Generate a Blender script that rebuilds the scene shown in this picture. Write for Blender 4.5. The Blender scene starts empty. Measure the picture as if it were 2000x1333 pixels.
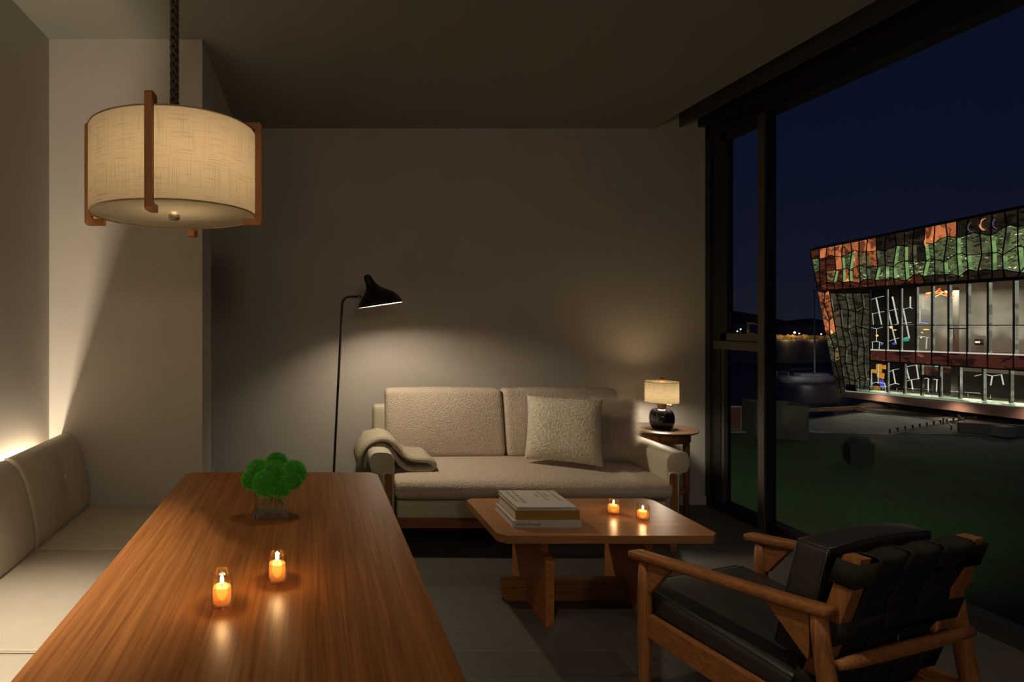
import bpy, bmesh, math, random
from mathutils import Vector, Matrix, noise
random.seed(7)
S = bpy.context.scene
COL = S.collection
PI = math.pi
# ------------------------------------------------------------------ camera
F = 1150.0            # focal length in pixels of the 2000x1333 frame
CX, CY = 612.0, 630.0 # where the camera axis meets the frame
H = 1.36              # eye height
cd = bpy.data.cameras.new('camera'); cam = bpy.data.objects.new('camera', cd); COL.objects.link(cam)
cam.location = (0, 0, H); cam.rotation_euler = (PI/2, 0, 0)
cd.sensor_width = 36.0; cd.lens = F/2000*36.0
cd.shift_x = (1000-CX)/2000; cd.shift_y = -(666.5-CY)/2000
cd.clip_start = 0.05; cd.clip_end = 12000
S.camera = cam
S.view_settings.view_transform = 'Standard'; S.view_settings.look = 'None'
S.view_settings.gamma = 1; S.view_settings.use_curve_mapping = False
S.view_settings.exposure = 0.0
# ------------------------------------------------------------------ night sky
w = bpy.data.worlds.new('night_sky'); S.world = w; w.use_nodes = True
nt = w.node_tree; nt.nodes.clear()
tc = nt.nodes.new('ShaderNodeTexCoord'); sp = nt.nodes.new('ShaderNodeSeparateXYZ')
rp = nt.nodes.new('ShaderNodeValToRGB'); bg = nt.nodes.new('ShaderNodeBackground'); ou = nt.nodes.new('ShaderNodeOutputWorld')
nt.links.new(tc.outputs['Generated'], sp.inputs[0]); nt.links.new(sp.outputs['Z'], rp.inputs[0])
nt.links.new(rp.outputs[0], bg.inputs[0]); nt.links.new(bg.outputs[0], ou.inputs[0])
e = rp.color_ramp.elements
e[0].position = 0.0; e[0].color = (0.0095, 0.0105, 0.019, 1)
e[1].position = 0.5; e[1].color = (0.0022, 0.0038, 0.013, 1)
k = e.new(0.07); k.color = (0.0068, 0.0082, 0.0195, 1)
k = e.new(0.2); k.color = (0.0042, 0.0065, 0.019, 1)
bg.inputs[1].default_value = 1.0

def W(px, py, Y):
    """point at depth Y (metres into the room) seen at px, py"""
    return Vector(((px-CX)/F*Y, Y, H-(py-CY)/F*Y))

# ------------------------------------------------------------------ materials
MATS = {}
def newmat(name):
    m = bpy.data.materials.new(name); m.use_nodes = True; MATS[name] = m
    return m, m.node_tree, m.node_tree.nodes['Principled BSDF']
def setp(b, **k):
    for n, v in k.items():
        s = b.inputs[n.replace('_', ' ')]
        s.default_value = v
def plain(name, c, rough=0.6, metal=0.0, spec=0.5, noise_amt=0.0, nscale=30, bump=0.0, bscale=200, emit=None, estr=0):
    m, t, b = newmat(name)
    setp(b, Base_Color=(*c, 1), Roughness=rough, Metallic=metal)
    b.inputs['Specular IOR Level'].default_value = spec
    if emit: b.inputs['Emission Color'].default_value = (*emit, 1); b.inputs['Emission Strength'].default_value = estr
    tcn = t.nodes.new('ShaderNodeTexCoord')
    if noise_amt > 0:
        n = t.nodes.new('ShaderNodeTexNoise'); n.inputs['Scale'].default_value = nscale; n.inputs['Detail'].default_value = 4
        r = t.nodes.new('ShaderNodeValToRGB')
        r.color_ramp.elements[0].position = .3; r.color_ramp.elements[1].position = .7
        r.color_ramp.elements[0].color = (*[x*(1-noise_amt) for x in c], 1); r.color_ramp.elements[1].color = (*[min(1, x*(1+noise_amt)) for x in c], 1)
        t.links.new(tcn.outputs['Object'], n.inputs['Vector']); t.links.new(n.outputs[0], r.inputs[0]); t.links.new(r.outputs[0], b.inputs['Base Color'])
    if bump > 0:
        n = t.nodes.new('ShaderNodeTexNoise'); n.inputs['Scale'].default_value = bscale; n.inputs['Detail'].default_value = 3
        bu = t.nodes.new('ShaderNodeBump'); bu.inputs['Strength'].default_value = bump; bu.inputs['Distance'].default_value = .01
        t.links.new(tcn.outputs['Object'], n.inputs['Vector']); t.links.new(n.outputs[0], bu.inputs['Height']); t.links.new(bu.outputs[0], b.inputs['Normal'])
    return m
def wood(name, dark, light, axis='y', s=1.0, rough=.42):
    m, t, b = newmat(name)
    setp(b, Roughness=rough); b.inputs['Specular IOR Level'].default_value = .3
    tcn = t.nodes.new('ShaderNodeTexCoord'); mp = t.nodes.new('ShaderNodeMapping')
    sc = {'x': (2.2, 95, 95), 'y': (95, 2.2, 95), 'z': (95, 95, 2.2)}[axis]
    mp.inputs['Scale'].default_value = [v*s for v in sc]
    n1 = t.nodes.new('ShaderNodeTexNoise'); n1.inputs['Scale'].default_value = 1.0; n1.inputs['Detail'].default_value = 3; n1.inputs['Distortion'].default_value = .6
    mp2 = t.nodes.new('ShaderNodeMapping')
    sc2 = {'x': (6, 330, 330), 'y': (330, 6, 330), 'z': (330, 330, 6)}[axis]
    mp2.inputs['Scale'].default_value = [v*s for v in sc2]
    n2 = t.nodes.new('ShaderNodeTexNoise'); n2.inputs['Scale'].default_value = 1.0; n2.inputs['Detail'].default_value = 2
    mix = t.nodes.new('ShaderNodeMath'); mix.operation = 'MULTIPLY_ADD'; mix.inputs[1].default_value = .55
    r = t.nodes.new('ShaderNodeValToRGB'); r.color_ramp.elements[0].position = .55; r.color_ramp.elements[1].position = 1.0
    r.color_ramp.elements[0].color = (*dark, 1); r.color_ramp.elements[1].color = (*light, 1)
    L = t.links.new
    L(tcn.outputs['Object'], mp.inputs[0]); L(tcn.outputs['Object'], mp2.inputs[0]); L(mp.outputs[0], n1.inputs['Vector']); L(mp2.outputs[0], n2.inputs['Vector'])
    L(n2.outputs[0], mix.inputs[0]); L(n1.outputs[0], mix.inputs[2]); L(mix.outputs[0], r.inputs[0]); L(r.outputs[0], b.inputs['Base Color'])
    bu = t.nodes.new('ShaderNodeBump'); bu.inputs['Strength'].default_value = .12; bu.inputs['Distance'].default_value = .002
    L(n2.outputs[0], bu.inputs['Height']); L(bu.outputs[0], b.inputs['Normal'])
    return m
def thin_glass(name, tint=(1, 1, 1), refl=1.0, ior=1.45, rough=0.0):
    m, t, b = newmat(name); t.nodes.remove(b)
    out = t.nodes['Material Output']
    tr = t.nodes.new('ShaderNodeBsdfTransparent'); tr.inputs[0].default_value = (*tint, 1)
    gl = t.nodes.new('ShaderNodeBsdfGlossy'); gl.inputs['Roughness'].default_value = rough
    fr = t.nodes.new('ShaderNodeFresnel'); fr.inputs[0].default_value = ior
    mu = t.nodes.new('ShaderNodeMath'); mu.operation = 'MULTIPLY'; mu.inputs[1].default_value = refl; mu.use_clamp = True
    mx = t.nodes.new('ShaderNodeMixShader')
    L = t.links.new
    L(fr.outputs[0], mu.inputs[0]); L(mu.outputs[0], mx.inputs[0]); L(tr.outputs[0], mx.inputs[1]); L(gl.outputs[0], mx.inputs[2]); L(mx.outputs[0], out.inputs[0])
    return m
def shade_fabric(name, c, trans=.12, tl=.75, scale=1.0, streak=(3, 160)):
    m, t, b = newmat(name); t.nodes.remove(b); out = t.nodes['Material Output']; L = t.links.new
    tcn = t.nodes.new('ShaderNodeTexCoord')
    def thread(sx, sy, sz):
        mp = t.nodes.new('ShaderNodeMapping'); mp.inputs['Scale'].default_value = (sx*scale, sy*scale, sz*scale)
        n = t.nodes.new('ShaderNodeTexNoise'); n.inputs['Scale'].default_value = 1; n.inputs['Detail'].default_value = 3
        L(tcn.outputs['UV'], mp.inputs[0]); L(mp.outputs[0], n.inputs['Vector']); return n
    a = thread(streak[0]*6, streak[1]*2, 1); bb = thread(streak[1]*4, streak[0]*3, 1)
    mn = t.nodes.new('ShaderNodeMath'); mn.operation = 'MINIMUM'; L(a.outputs[0], mn.inputs[0]); L(bb.outputs[0], mn.inputs[1])
    r = t.nodes.new('ShaderNodeValToRGB'); r.color_ramp.elements[0].position = .28; r.color_ramp.elements[1].position = .46
    r.color_ramp.elements[0].color = (*[x*.62 for x in c], 1); r.color_ramp.elements[1].color = (*c, 1)
    L(mn.outputs[0], r.inputs[0])
    df = t.nodes.new('ShaderNodeBsdfDiffuse'); ts = t.nodes.new('ShaderNodeBsdfTranslucent'); tp = t.nodes.new('ShaderNodeBsdfTransparent')
    for n in (df, ts): L(r.outputs[0], n.inputs[0])
    tp.inputs[0].default_value = (*c, 1)
    m1 = t.nodes.new('ShaderNodeMixShader'); m1.inputs[0].default_value = tl; L(df.outputs[0], m1.inputs[1]); L(ts.outputs[0], m1.inputs[2])
    m2 = t.nodes.new('ShaderNodeMixShader'); m2.inputs[0].default_value = trans; L(m1.outputs[0], m2.inputs[1]); L(tp.outputs[0], m2.inputs[2])
    L(m2.outputs[0], out.inputs[0])
    return m
def emis(name, c, s):
    m, t, b = newmat(name)
    setp(b, Base_Color=(*[x*.3 for x in c], 1)); b.inputs['Emission Color'].default_value = (*c, 1); b.inputs['Emission Strength'].default_value = s
    return m
def emissive_patches(name, dark, lit, accent, strength, scale=1.6, an=(.7, 1.8)):
    """emissive patches"""
    m, t, b = newmat(name); L = t.links.new
    tcn = t.nodes.new('ShaderNodeTexCoord'); mp = t.nodes.new('ShaderNodeMapping'); mp.inputs['Scale'].default_value = (scale*an[0], scale*an[0], scale*an[1])
    n = t.nodes.new('ShaderNodeTexNoise'); n.inputs['Scale'].default_value = 1.3; n.inputs['Detail'].default_value = 2.5; n.inputs['Distortion'].default_value = .9
    r = t.nodes.new('ShaderNodeValToRGB'); el = r.color_ramp.elements
    el[0].position = .40; el[0].color = (*dark, 1); el[1].position = .70; el[1].color = (*accent, 1)
    k = el.new(.50); k.color = (*lit, 1); k = el.new(.60); k.color = (*[x*.8 for x in lit], 1); k = el.new(.655); k.color = (*[x*1.2 for x in lit], 1)
    L(tcn.outputs['Object'], mp.inputs[0]); L(mp.outputs[0], n.inputs['Vector']); L(n.outputs[0], r.inputs[0])
    L(r.outputs[0], b.inputs['Emission Color']); b.inputs['Emission Strength'].default_value = strength
    setp(b, Base_Color=(.02, .02, .02, 1), Roughness=.1)
    return m

# ------------------------------------------------------------------ mesh helpers
def quad(bm, pts):
    vs = [bm.verts.new(p) for p in pts]
    return bm.faces.new(vs)
def add_hex(bm, a, b):
    """a, b: four-point loops (world), joined into a closed solid"""
    va = [bm.verts.new(p) for p in a]; vb = [bm.verts.new(p) for p in b]; n = len(va)
    bm.faces.new(va[::-1]); bm.faces.new(vb)
    for i in range(n): bm.faces.new((va[i], va[(i+1) % n], vb[(i+1) % n], vb[i]))
def add_box(bm, x0, x1, y0, y1, z0, z1):
    add_hex(bm, [(x0, y0, z0), (x1, y0, z0), (x1, y1, z0), (x0, y1, z0)], [(x0, y0, z1), (x1, y0, z1), (x1, y1, z1), (x0, y1, z1)])
def add_prism(bm, pts, d):
    d = Vector(d); add_hex(bm, pts, [Vector(p)+d for p in pts])
def add_bar(bm, p, q, wdt, hgt=None, up=(0, 0, 1)):
    hgt = hgt or wdt; p = Vector(p); q = Vector(q); d = (q-p).normalized(); up = Vector(up)
    s = d.cross(up)
    if s.length < 1e-4: s = d.cross(Vector((1, 0, 0)))
    s.normalize(); u = s.cross(d).normalized()
    c = [s*wdt/2+u*hgt/2, -s*wdt/2+u*hgt/2, -s*wdt/2-u*hgt/2, s*wdt/2-u*hgt/2]
    add_hex(bm, [p+k for k in c], [q+k for k in c])
def add_tube(bm, pts, rad, n=14, cap=True, squash=1.0):
    pts = [Vector(p) for p in pts]
    rad = rad if isinstance(rad, (list, tuple)) else [rad]*len(pts)
    rings = []; ref = None
    for i, p in enumerate(pts):
        d = (pts[min(i+1, len(pts)-1)]-pts[max(i-1, 0)]).normalized()
        if ref is None:
            ref = Vector((0, 0, 1)) if abs(d.z) < .9 else Vector((1, 0, 0))
        s = d.cross(ref).normalized(); u = s.cross(d).normalized(); ref = u
        rings.append([bm.verts.new(p+(s*math.cos(2*PI*k/n)+u*math.sin(2*PI*k/n)*squash)*rad[i]) for k in range(n)])
    for a, b in zip(rings, rings[1:]):
        for k in range(n): bm.faces.new((a[k], a[(k+1) % n], b[(k+1) % n], b[k]))
    if cap: bm.faces.new(rings[0][::-1]); bm.faces.new(rings[-1])
def add_lathe(bm, c, prof, n=48, uv=False, a0=0):
    c = Vector(c); rings = []
    for r, z in prof:
        if r < 1e-5: rings.append([bm.verts.new(c+Vector((0, 0, z)))])
        else: rings.append([bm.verts.new(c+Vector((r*math.cos(2*PI*k/n+a0), r*math.sin(2*PI*k/n+a0), z))) for k in range(n)])
    uvl = bm.loops.layers.uv.verify() if uv else None
    for j, (a, b) in enumerate(zip(rings, rings[1:])):
        if len(a) == 1 and len(b) == 1: continue
        for k in range(n):
            k2 = (k+1) % n
            if len(a) == 1: f = bm.faces.new((a[0], b[k2], b[k]))
            elif len(b) == 1: f = bm.faces.new((a[k], a[k2], b[0]))
            else: f = bm.faces.new((a[k], a[k2], b[k2], b[k]))
            if uv:
                for l in f.loops:
                    v = l.vert.co-c; ang = (math.atan2(v.y, v.x)/(2*PI)) % 1.0
                    if k == n-1 and ang < .01: ang = 1.0
                    l[uvl].uv = (ang, v.z)
def smooth(bm, ang=40):
    for f in bm.faces: f.smooth = True
    for ed in bm.edges:
        if len(ed.link_faces) == 2 and ed.calc_face_angle(0) > math.radians(ang): ed.smooth = False
def bev(bm, off=.004, seg=2, ang=30):
    es = [ed for ed in bm.edges if len(ed.link_faces) == 2 and ed.calc_face_angle(0) > math.radians(ang)]
    bmesh.ops.bevel(bm, geom=es, offset=off, segments=seg, affect='EDGES', clamp_overlap=True)
def rbox(bm, x0, x1, y0, y1, z0, z1, r=.03, n=10, crown=(0, 0, 0), fn=None):
    """soft block: rounded corners, crowned faces"""
    t = bmesh.new(); bmesh.ops.create_cube(t, size=2.0)
    bmesh.ops.subdivide_edges(t, edges=t.edges[:], cuts=n, use_grid_fill=True)
    hx, hy, hz = (x1-x0)/2, (y1-y0)/2, (z1-z0)/2; c = Vector(((x0+x1)/2, (y0+y1)/2, (z0+z1)/2))
    mp = {}
    def warp(v, h):   # more vertices near the border
        s = 1 if v >= 0 else -1; a = abs(v)
        k = max(0.0, 1-r*1.6/h)
        return s*(a*k/0.6 if a < .6 else k+(a-.6)/.4*(1-k))
    for v in t.verts:
        x, y, z = v.co; p = Vector((warp(x, hx)*hx, warp(y, hy)*hy, warp(z, hz)*hz))
        q = Vector((max(-hx+r, min(hx-r, p.x)), max(-hy+r, min(hy-r, p.y)), max(-hz+r, min(hz-r, p.z))))
        d = p-q
        if d.length > 1e-9: p = q+d.normalized()*min(r, d.length if min(abs(d.x)+abs(d.y), 1) < 0 else r)
        ux, uy, uz = p.x/hx, p.y/hy, p.z/hz
        p.x += crown[0]*ux*(1-uy*uy)*(1-uz*uz); p.y += crown[1]*uy*(1-ux*ux)*(1-uz*uz); p.z += crown[2]*uz*(1-ux**2)*(1-uy**2)
        if fn: p = Vector(fn(p+c))-c
        mp[v] = bm.verts.new(p+c)
    for f in t.faces: bm.faces.new([mp[v] for v in f.verts])
    t.free()
def link(name, bm, mat, parent=None, loc=None, sm=None, keep=False, label=None):
    if sm is not None: smooth(bm, sm)
    bmesh.ops.recalc_face_normals(bm, faces=bm.faces) if not keep else None
    org = Vector((0, 0, 0))
    if parent is not None: org = Vector(parent['_o'])
    elif loc is not None: org = Vector(loc)
    bmesh.ops.translate(bm, verts=bm.verts, vec=-org)
    me = bpy.data.meshes.new(name); bm.to_mesh(me); bm.free()
    o = bpy.data.objects.new(name, me); COL.objects.link(o)
    if mat: me.materials.append(mat)
    o['_o'] = list(org)
    if parent is not None: o.parent = parent
    else: o.location = org
    if label: o['label'] = label
    return o
def thing(name, label, cat, loc, group=None):
    o = bpy.data.objects.new(name, None); COL.objects.link(o); o.location = loc; o.empty_display_size = .1
    o['_o'] = list(loc); o['label'] = label; o['category'] = cat
    if group: o['group'] = group
    return o
def tag(o, label, cat, group=None, kind=None):
    o['label'] = label; o['category'] = cat
    if group: o['group'] = group
    if kind: o['kind'] = kind
    return o
def struct(name, bm, mat, sm=None, label=None):
    o = link(name, bm, mat, sm=sm); o['kind'] = 'structure'
    if label: o['label'] = label
    return o
def copy_tree(o, parent=None):
    c = o.copy(); COL.objects.link(c); c.parent = parent
    for ch in [x for x in list(bpy.data.objects) if x.parent == o and x != c]: copy_tree(ch, c)
    return c
def light(name, kind, loc, power, color, size=.03, parent=None, rot=None, spot=None, blend=.5):
    ld = bpy.data.lights.new(name, kind); ld.energy = power; ld.color = color
    if kind == 'AREA': ld.shape = 'RECTANGLE'; ld.size, ld.size_y = size
    else: ld.shadow_soft_size = size
    if spot and kind == 'AREA': ld.spread = spot
    elif spot: ld.spot_size = spot; ld.spot_blend = blend
    o = bpy.data.objects.new(name, ld); COL.objects.link(o)
    o.location = Vector(loc)-(Vector(parent['_o']) if parent else Vector((0, 0, 0)))
    if rot: o.rotation_euler = rot
    if parent: o.parent = parent
    return o
def text(name, body, size, mat, parent, origin, xdir, ydir, ext=.0006, sx=1.0, align='LEFT'):
    """lettering as solid mesh, its baseline along xdir, its height along ydir"""
    cu = bpy.data.curves.new(name, 'FONT'); cu.body = body; cu.size = size; cu.extrude = ext; cu.align_x = align
    tmp = bpy.data.objects.new(name, cu); COL.objects.link(tmp)
    dg = bpy.context.evaluated_depsgraph_get(); me = bpy.data.meshes.new_from_object(tmp.evaluated_get(dg))
    bpy.data.objects.remove(tmp)
    xd = Vector(xdir).normalized(); yd = Vector(ydir).normalized(); zd = xd.cross(yd)
    M = Matrix(((xd.x, yd.x, zd.x), (xd.y, yd.y, zd.y), (xd.z, yd.z, zd.z)))
    for v in me.vertices:
        c = v.co.copy(); c.x *= sx
        v.co = Vector(origin)+M @ c-Vector(parent['_o'])
    me.materials.clear(); me.materials.append(mat)
    o = bpy.data.objects.new(name, me); COL.objects.link(o); o.parent = parent; o['_o'] = list(parent['_o'])
    return o
# ================================================================== room
CEIL = H+379/F*4.393      # 2.808
YB, XW, XL, XC = 4.393, 2.924, -1.351, -.568
M_wall = plain('warm_white_wall', (.50, .465, .415), .75, noise_amt=.03, nscale=3, bump=.03, bscale=300)
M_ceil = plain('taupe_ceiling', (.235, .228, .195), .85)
M_trimw = plain('white_baseboard', (.55, .49, .42), .5)
M_black = plain('black_window_metal', (.018, .016, .014), .45, spec=.4)
M_bronze = plain('dark_bronze_metal', (.09, .078, .066), .42, metal=.2)
M_blackmetal = plain('matt_black_metal', (.012, .010, .009), .38)
# floor: long dark oak planks laid across the room
m, t, b = newmat('dark_oak_floor'); L = t.links.new
tcn = t.nodes.new('ShaderNodeTexCoord'); br = t.nodes.new('ShaderNodeTexBrick'); mp = t.nodes.new('ShaderNodeMapping')
mp.inputs['Location'].default_value = (.35, -.155, 0)
br.inputs['Scale'].default_value = 1; br.inputs['Brick Width'].default_value = 1.6; br.inputs['Row Height'].default_value = .19; br.inputs['Mortar Size'].default_value = .0016
br.inputs['Color1'].default_value = (.080, .067, .050, 1); br.inputs['Color2'].default_value = (.102, .085, .065, 1); br.inputs['Mortar'].default_value = (.15, .13, .10, 1)
mp2 = t.nodes.new('ShaderNodeMapping'); mp2.inputs['Scale'].default_value = (2.5, 40, 1)
n = t.nodes.new('ShaderNodeTexNoise'); n.inputs['Scale'].default_value = 1; n.inputs['Detail'].default_value = 5; n.inputs['Distortion'].default_value = .8
mx = t.nodes.new('ShaderNodeMix'); mx.data_type = 'RGBA'; mx.blend_type = 'MULTIPLY'; mx.inputs[0].default_value = .55
L(tcn.outputs['Object'], mp.inputs[0]); L(mp.outputs[0], br.inputs['Vector']); L(tcn.outputs['Object'], mp2.inputs[0]); L(mp2.outputs[0], n.inputs['Vector'])
L(br.outputs[0], mx.inputs[6]); L(n.outputs[0], mx.inputs[7]); L(mx.outputs[2], b.inputs['Base Color'])
setp(b, Roughness=.55); bu = t.nodes.new('ShaderNodeBump'); bu.inputs['Strength'].default_value = .1; bu.inputs['Distance'].default_value = .003
L(n.outputs[0], bu.inputs['Height']); L(bu.outputs[0], b.inputs['Normal'])
M_floor = m
T = .14
YF = -2.6   # wall behind the camera
XA = -2.5   # far side of the alcove behind the partition
def B(*a):
    bm = bmesh.new(); add_box(bm, *a); return bm
struct('floor', B(XA-T, XW+.02, YF, YB+T, -.15, 0), M_floor)
bm = bmesh.new()
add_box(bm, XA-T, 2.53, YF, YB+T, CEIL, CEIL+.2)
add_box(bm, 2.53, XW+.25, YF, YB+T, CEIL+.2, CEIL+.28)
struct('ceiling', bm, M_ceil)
struct('wall_back', B(XA-T, XW, YB, YB+T, 0, CEIL+.2), M_wall)
struct('wall_left', B(XL-T, XL, YF, 3.011, 0, CEIL), M_wall)
bm = bmesh.new()
add_box(bm, XL-T, XC, 3.011, 3.268, 0, CEIL)
add_box(bm, XC-.12, XC, 3.268, YB, 2.585, CEIL)
struct('wall_partition', bm, M_wall)
struct('wall_alcove', B(XA-T, XA, 3.011, YB, 0, CEIL), M_wall)
struct('wall_alcove_side', B(XA, XL-T, 3.011, 3.10, 0, CEIL), M_wall)
struct('wall_front', B(XL-T, XW+.25, YF-T, YF, 0, CEIL+.2), M_wall)
bm = B(XC+.0, XW-.0, YB-.012, YB, 0, .065); bev(bm, .003, 1)
struct('baseboard_back', bm, M_trimw)
# shade pocket above the window
bm = bmesh.new()
add_box(bm, 2.655, 2.735, YF, YB, CEIL+.125, CEIL+.145); add_box(bm, 2.655, 2.66, YF, YB, CEIL+.115, CEIL+.145)
add_box(bm, 2.73, 2.748, YF, YB, CEIL+.01, CEIL+.2)
struct('trim_1', bm, M_bronze, label='dark metal rail of the shade pocket')
struct('trim_2', B(2.868, XW+.25, YF, YB, CEIL+.008, CEIL+.2), M_black, label='black box of the shade pocket')
# ------------------------------------------------------------------ window wall
XG = XW+.042      # glass plane
ZH = 2.72
bm = bmesh.new()
add_box(bm, XW, XW+.07, 4.34, YB+.02, 0, CEIL+.01)           # lining beside the back wall
add_box(bm, XW+.015, XW+.09, 4.25, 4.36, 0, CEIL+.01)
add_box(bm, XW, XW+.12, YF, YB+.02, ZH, CEIL+.06)            # head
add_box(bm, XW, XW+.12, YF, YB+.02, -.15, .006)
add_box(bm, XW+.02, XW+.10, YF, YB, 0, .065)                 # sill rail
bev(bm, .003, 1)
fr = struct('window_1', bm, M_black, label='black metal window frame from floor to ceiling')
bm = B(XW-.002, XW+.063, 3.80, 3.862, 0, ZH); bm2 = bm; bev(bm, .003, 1)
mull = link('mullion', bm, M_black, fr)
def yp(px, X): return X*F/(px-CX)
bm = bmesh.new()
add_box(bm, XW-.012, XW+.0, 3.805, 3.858, 0, ZH); bev(bm, .002, 1)
link('mullion_cover', bm, M_bronze, fr)
bm = B(XW-.004, XW+.07, 3.86, 4.30, 1.168, 1.226); bev(bm, .003, 1)
link('transom', bm, M_bronze, fr)
# opening sash above the transom
bm = bmesh.new(); X0, X1 = XW+.012, XW+.056
add_box(bm, X0, X1, 4.18, 4.25, 1.228, 2.72); add_box(bm, X0, X1, 3.86, 3.875, 1.228, 2.72)
add_box(bm, X0, X1, 3.86, 4.25, 2.66, 2.72); add_box(bm, X0, X1, 3.86, 4.25, 1.228, 1.285)
bev(bm, .004, 1)
sash = link('sash', bm, M_black, fr)
bm = bmesh.new(); add_box(bm, X0-.004, X1-.004, 3.875, 4.18, 1.232, 1.281); bev(bm, .003, 1); link('sash_rail_cover', bm, M_bronze, fr)
bm = bmesh.new(); yh = 3.94
add_box(bm, XW-.004, XW+.012, yh-.055, yh+.03, 1.281, 1.293)
add_tube(bm, [(XW-.008, yh, 1.288), (XW-.008, yh, 1.345)], [.014, .011], 10)
add_tube(bm, [(XW-.009, yh+.008, 1.350), (XW-.013, yh-.03, 1.356), (XW-.013, yh-.065, 1.352), (XW-.012, yh-.085, 1.344)], [.011, .008, .007, .006], 10)
link('window_handle', bm, M_bronze, fr, sm=50)
M_win = thin_glass('window_glass', (.93, .95, .96), refl=.015)
for (a, c, z0, z1) in ((YF, 3.80, .06, ZH), (3.862, 4.25, .06, 1.17), (3.875, 4.18, 1.28, 2.67)):
    link('glass_pane', B(XG, XG+.006, a, c, z0, z1), M_win, fr)
# lower light: slim inner bead
bm = bmesh.new(); add_box(bm, XG-.02, XG+.01, 4.225, 4.25, .06, 1.17); link('glazing_bead', bm, M_bronze, fr)
# facade of our own storey outside, so light does not leak
struct('wall_outer', B(XW, XW+.10, YB+.02, YB+T+.1, -7, CEIL+.3), M_black)
struct('wall_base', B(XA-T, XW+.2, YF-T, YB+T, -6.2, -.15), M_black)
# ------------------------------------------------------------------ switch and socket on the back wall behind the partition
M_plate = plain('switch_plate', (.6, .55, .48), .4)
def plate(nm, px, y0, y1, label, cat):
    p0 = W(px, y0, YB); p1 = W(px, y1, YB); bm = bmesh.new()
    add_box(bm, p0.x-.10, p0.x, YB-.012, YB, p1.z, p0.z); bev(bm, .004, 2)
    o = link(nm, bm, M_plate, loc=(p0.x-.05, YB, p1.z)); tag(o, label, cat); return o
plate('light_switch', 416.5, 568, 603, 'slim pale switch plate at eye height beside the partition corner', 'switch')
plate('wall_socket', 417, 916, 932, 'pale socket plate low on the back wall above the dining table edge', 'socket')
# ================================================================== banquette
M_leather = plain('ivory_leather', (.60, .53, .425), .48, noise_amt=.03, nscale=8, bump=.04, bscale=400)
M_piping = plain('ivory_piping', (.68, .61, .50), .5)
bq = thing('banquette', 'long ivory leather banquette with leaning padded backrest along the left wall', 'bench', (-1.0, 1.2, 0))
ZS = .423
mods = [(-.6, .17), (.17, .92), (.92, 1.67), (1.67, 2.42), (2.42, 3.005)]
for i, (a, c) in enumerate(mods):
    bm = bmesh.new(); rbox(bm, -1.30, -.46, a+.0003, c-.0003, .27, ZS, r=.010, n=8, crown=(0, 0, .003))
    link('seat_pad', bm, M_leather, bq, sm=60)
    # backrest: curved section leaning to the wall
    prof = []
    cen = [(-1.128, .40), (-1.135, .50), (-1.15, .60), (-1.175, .70), (-1.205, .765), (-1.235, .795), (-1.268, .80), (-1.292, .785), (-1.30, .74), (-1.28, .60), (-1.26, .40)]
    bm = bmesh.new(); ny = 26; rows = []
    for j in range(ny+1):
        v = j/ny; y = a+.0003+(c-a-.0006)*v; ed = min(v, 1-v)*(c-a); pinch = .0022*math.exp(-ed/.012)
        ring = []
        for k, (x, z) in enumerate(cen):
            dx = 0
            if k < 6:
                dx -= pinch
                for yb in ((2.78,) if a > 2 else ((a+c)/2,)):
                    d2 = ((y-yb)/.055)**2+((z-.635)/.10)**2; dx -= .022*math.exp(-d2*1.2)
            ring.append(bm.verts.new((x+dx, y, z-(pinch if k >= 5 else 0))))
        rows.append(ring)
    for r0, r1 in zip(rows, rows[1:]):
        for k in range(len(cen)-1): bm.faces.new((r0[k], r0[k+1], r1[k+1], r1[k]))
        bm.faces.new((r0[-1], r0[0], r1[0], r1[-1]))
    bm.faces.new(rows[0]); bm.faces.new(rows[-1][::-1])
    o = link('backrest', bm, M_leather, bq, sm=55)
    md = o.modifiers.new('sub', 'SUBSURF'); md.levels = 1; md.render_levels = 2
    bm = bmesh.new(); add_lathe(bm, (0, 0, 0), [(0, .006), (.007, .005), (.011, .002), (.012, -.003)], 16)
    yb = 2.78 if a > 2 else (a+c)/2
    bmesh.ops.transform(bm, matrix=Matrix.Translation((-1.163-.007, yb, .632)) @ Matrix.Rotation(PI/2, 4, 'Y'), verts=bm.verts)
    link('button', bm, M_piping, bq, sm=50)
for yj in (2.42, 1.67, .92):
    bm = bmesh.new()
    add_tube(bm, [(-1.132, yj, .428), (-1.138, yj, .50), (-1.152, yj, .60), (-1.177, yj, .70), (-1.207, yj, .765), (-1.237, yj, .795), (-1.268, yj, .80)], .0022, 8)
    add_tube(bm, [(-1.12, yj, ZS+.001), (-.9, yj, ZS+.005), (-.6, yj, ZS+.005), (-.47, yj, ZS)], .0022, 8)
    link('piping', bm, M_piping, bq, sm=60)
bm = B(-1.30, -.50, -.6, 3.005, .02, .27); bev(bm, .004, 1)
link('base', bm, M_leather, bq)
# warm led strip glowing up the wall behind the backrest
led = thing('led_strip', 'warm light strip hidden between the banquette backrest and the left wall', 'light strip', (-1.33, 1.2, .62))
link('housing', B(-1.349, -1.318, -.6, 2.98, .60, .612), M_black, led)
M_led = emis('led_warm', (1.0, .72, .42), 3.0)
link('diffuser', B(-1.345, -1.322, -.6, 2.98, .612, .618), M_led, led)
light('led_light', 'AREA', (-1.326, 1.2, .64), 34.0, (1, .84, .62), (.02, 3.3), led, rot=(PI, 0, 0))
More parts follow.
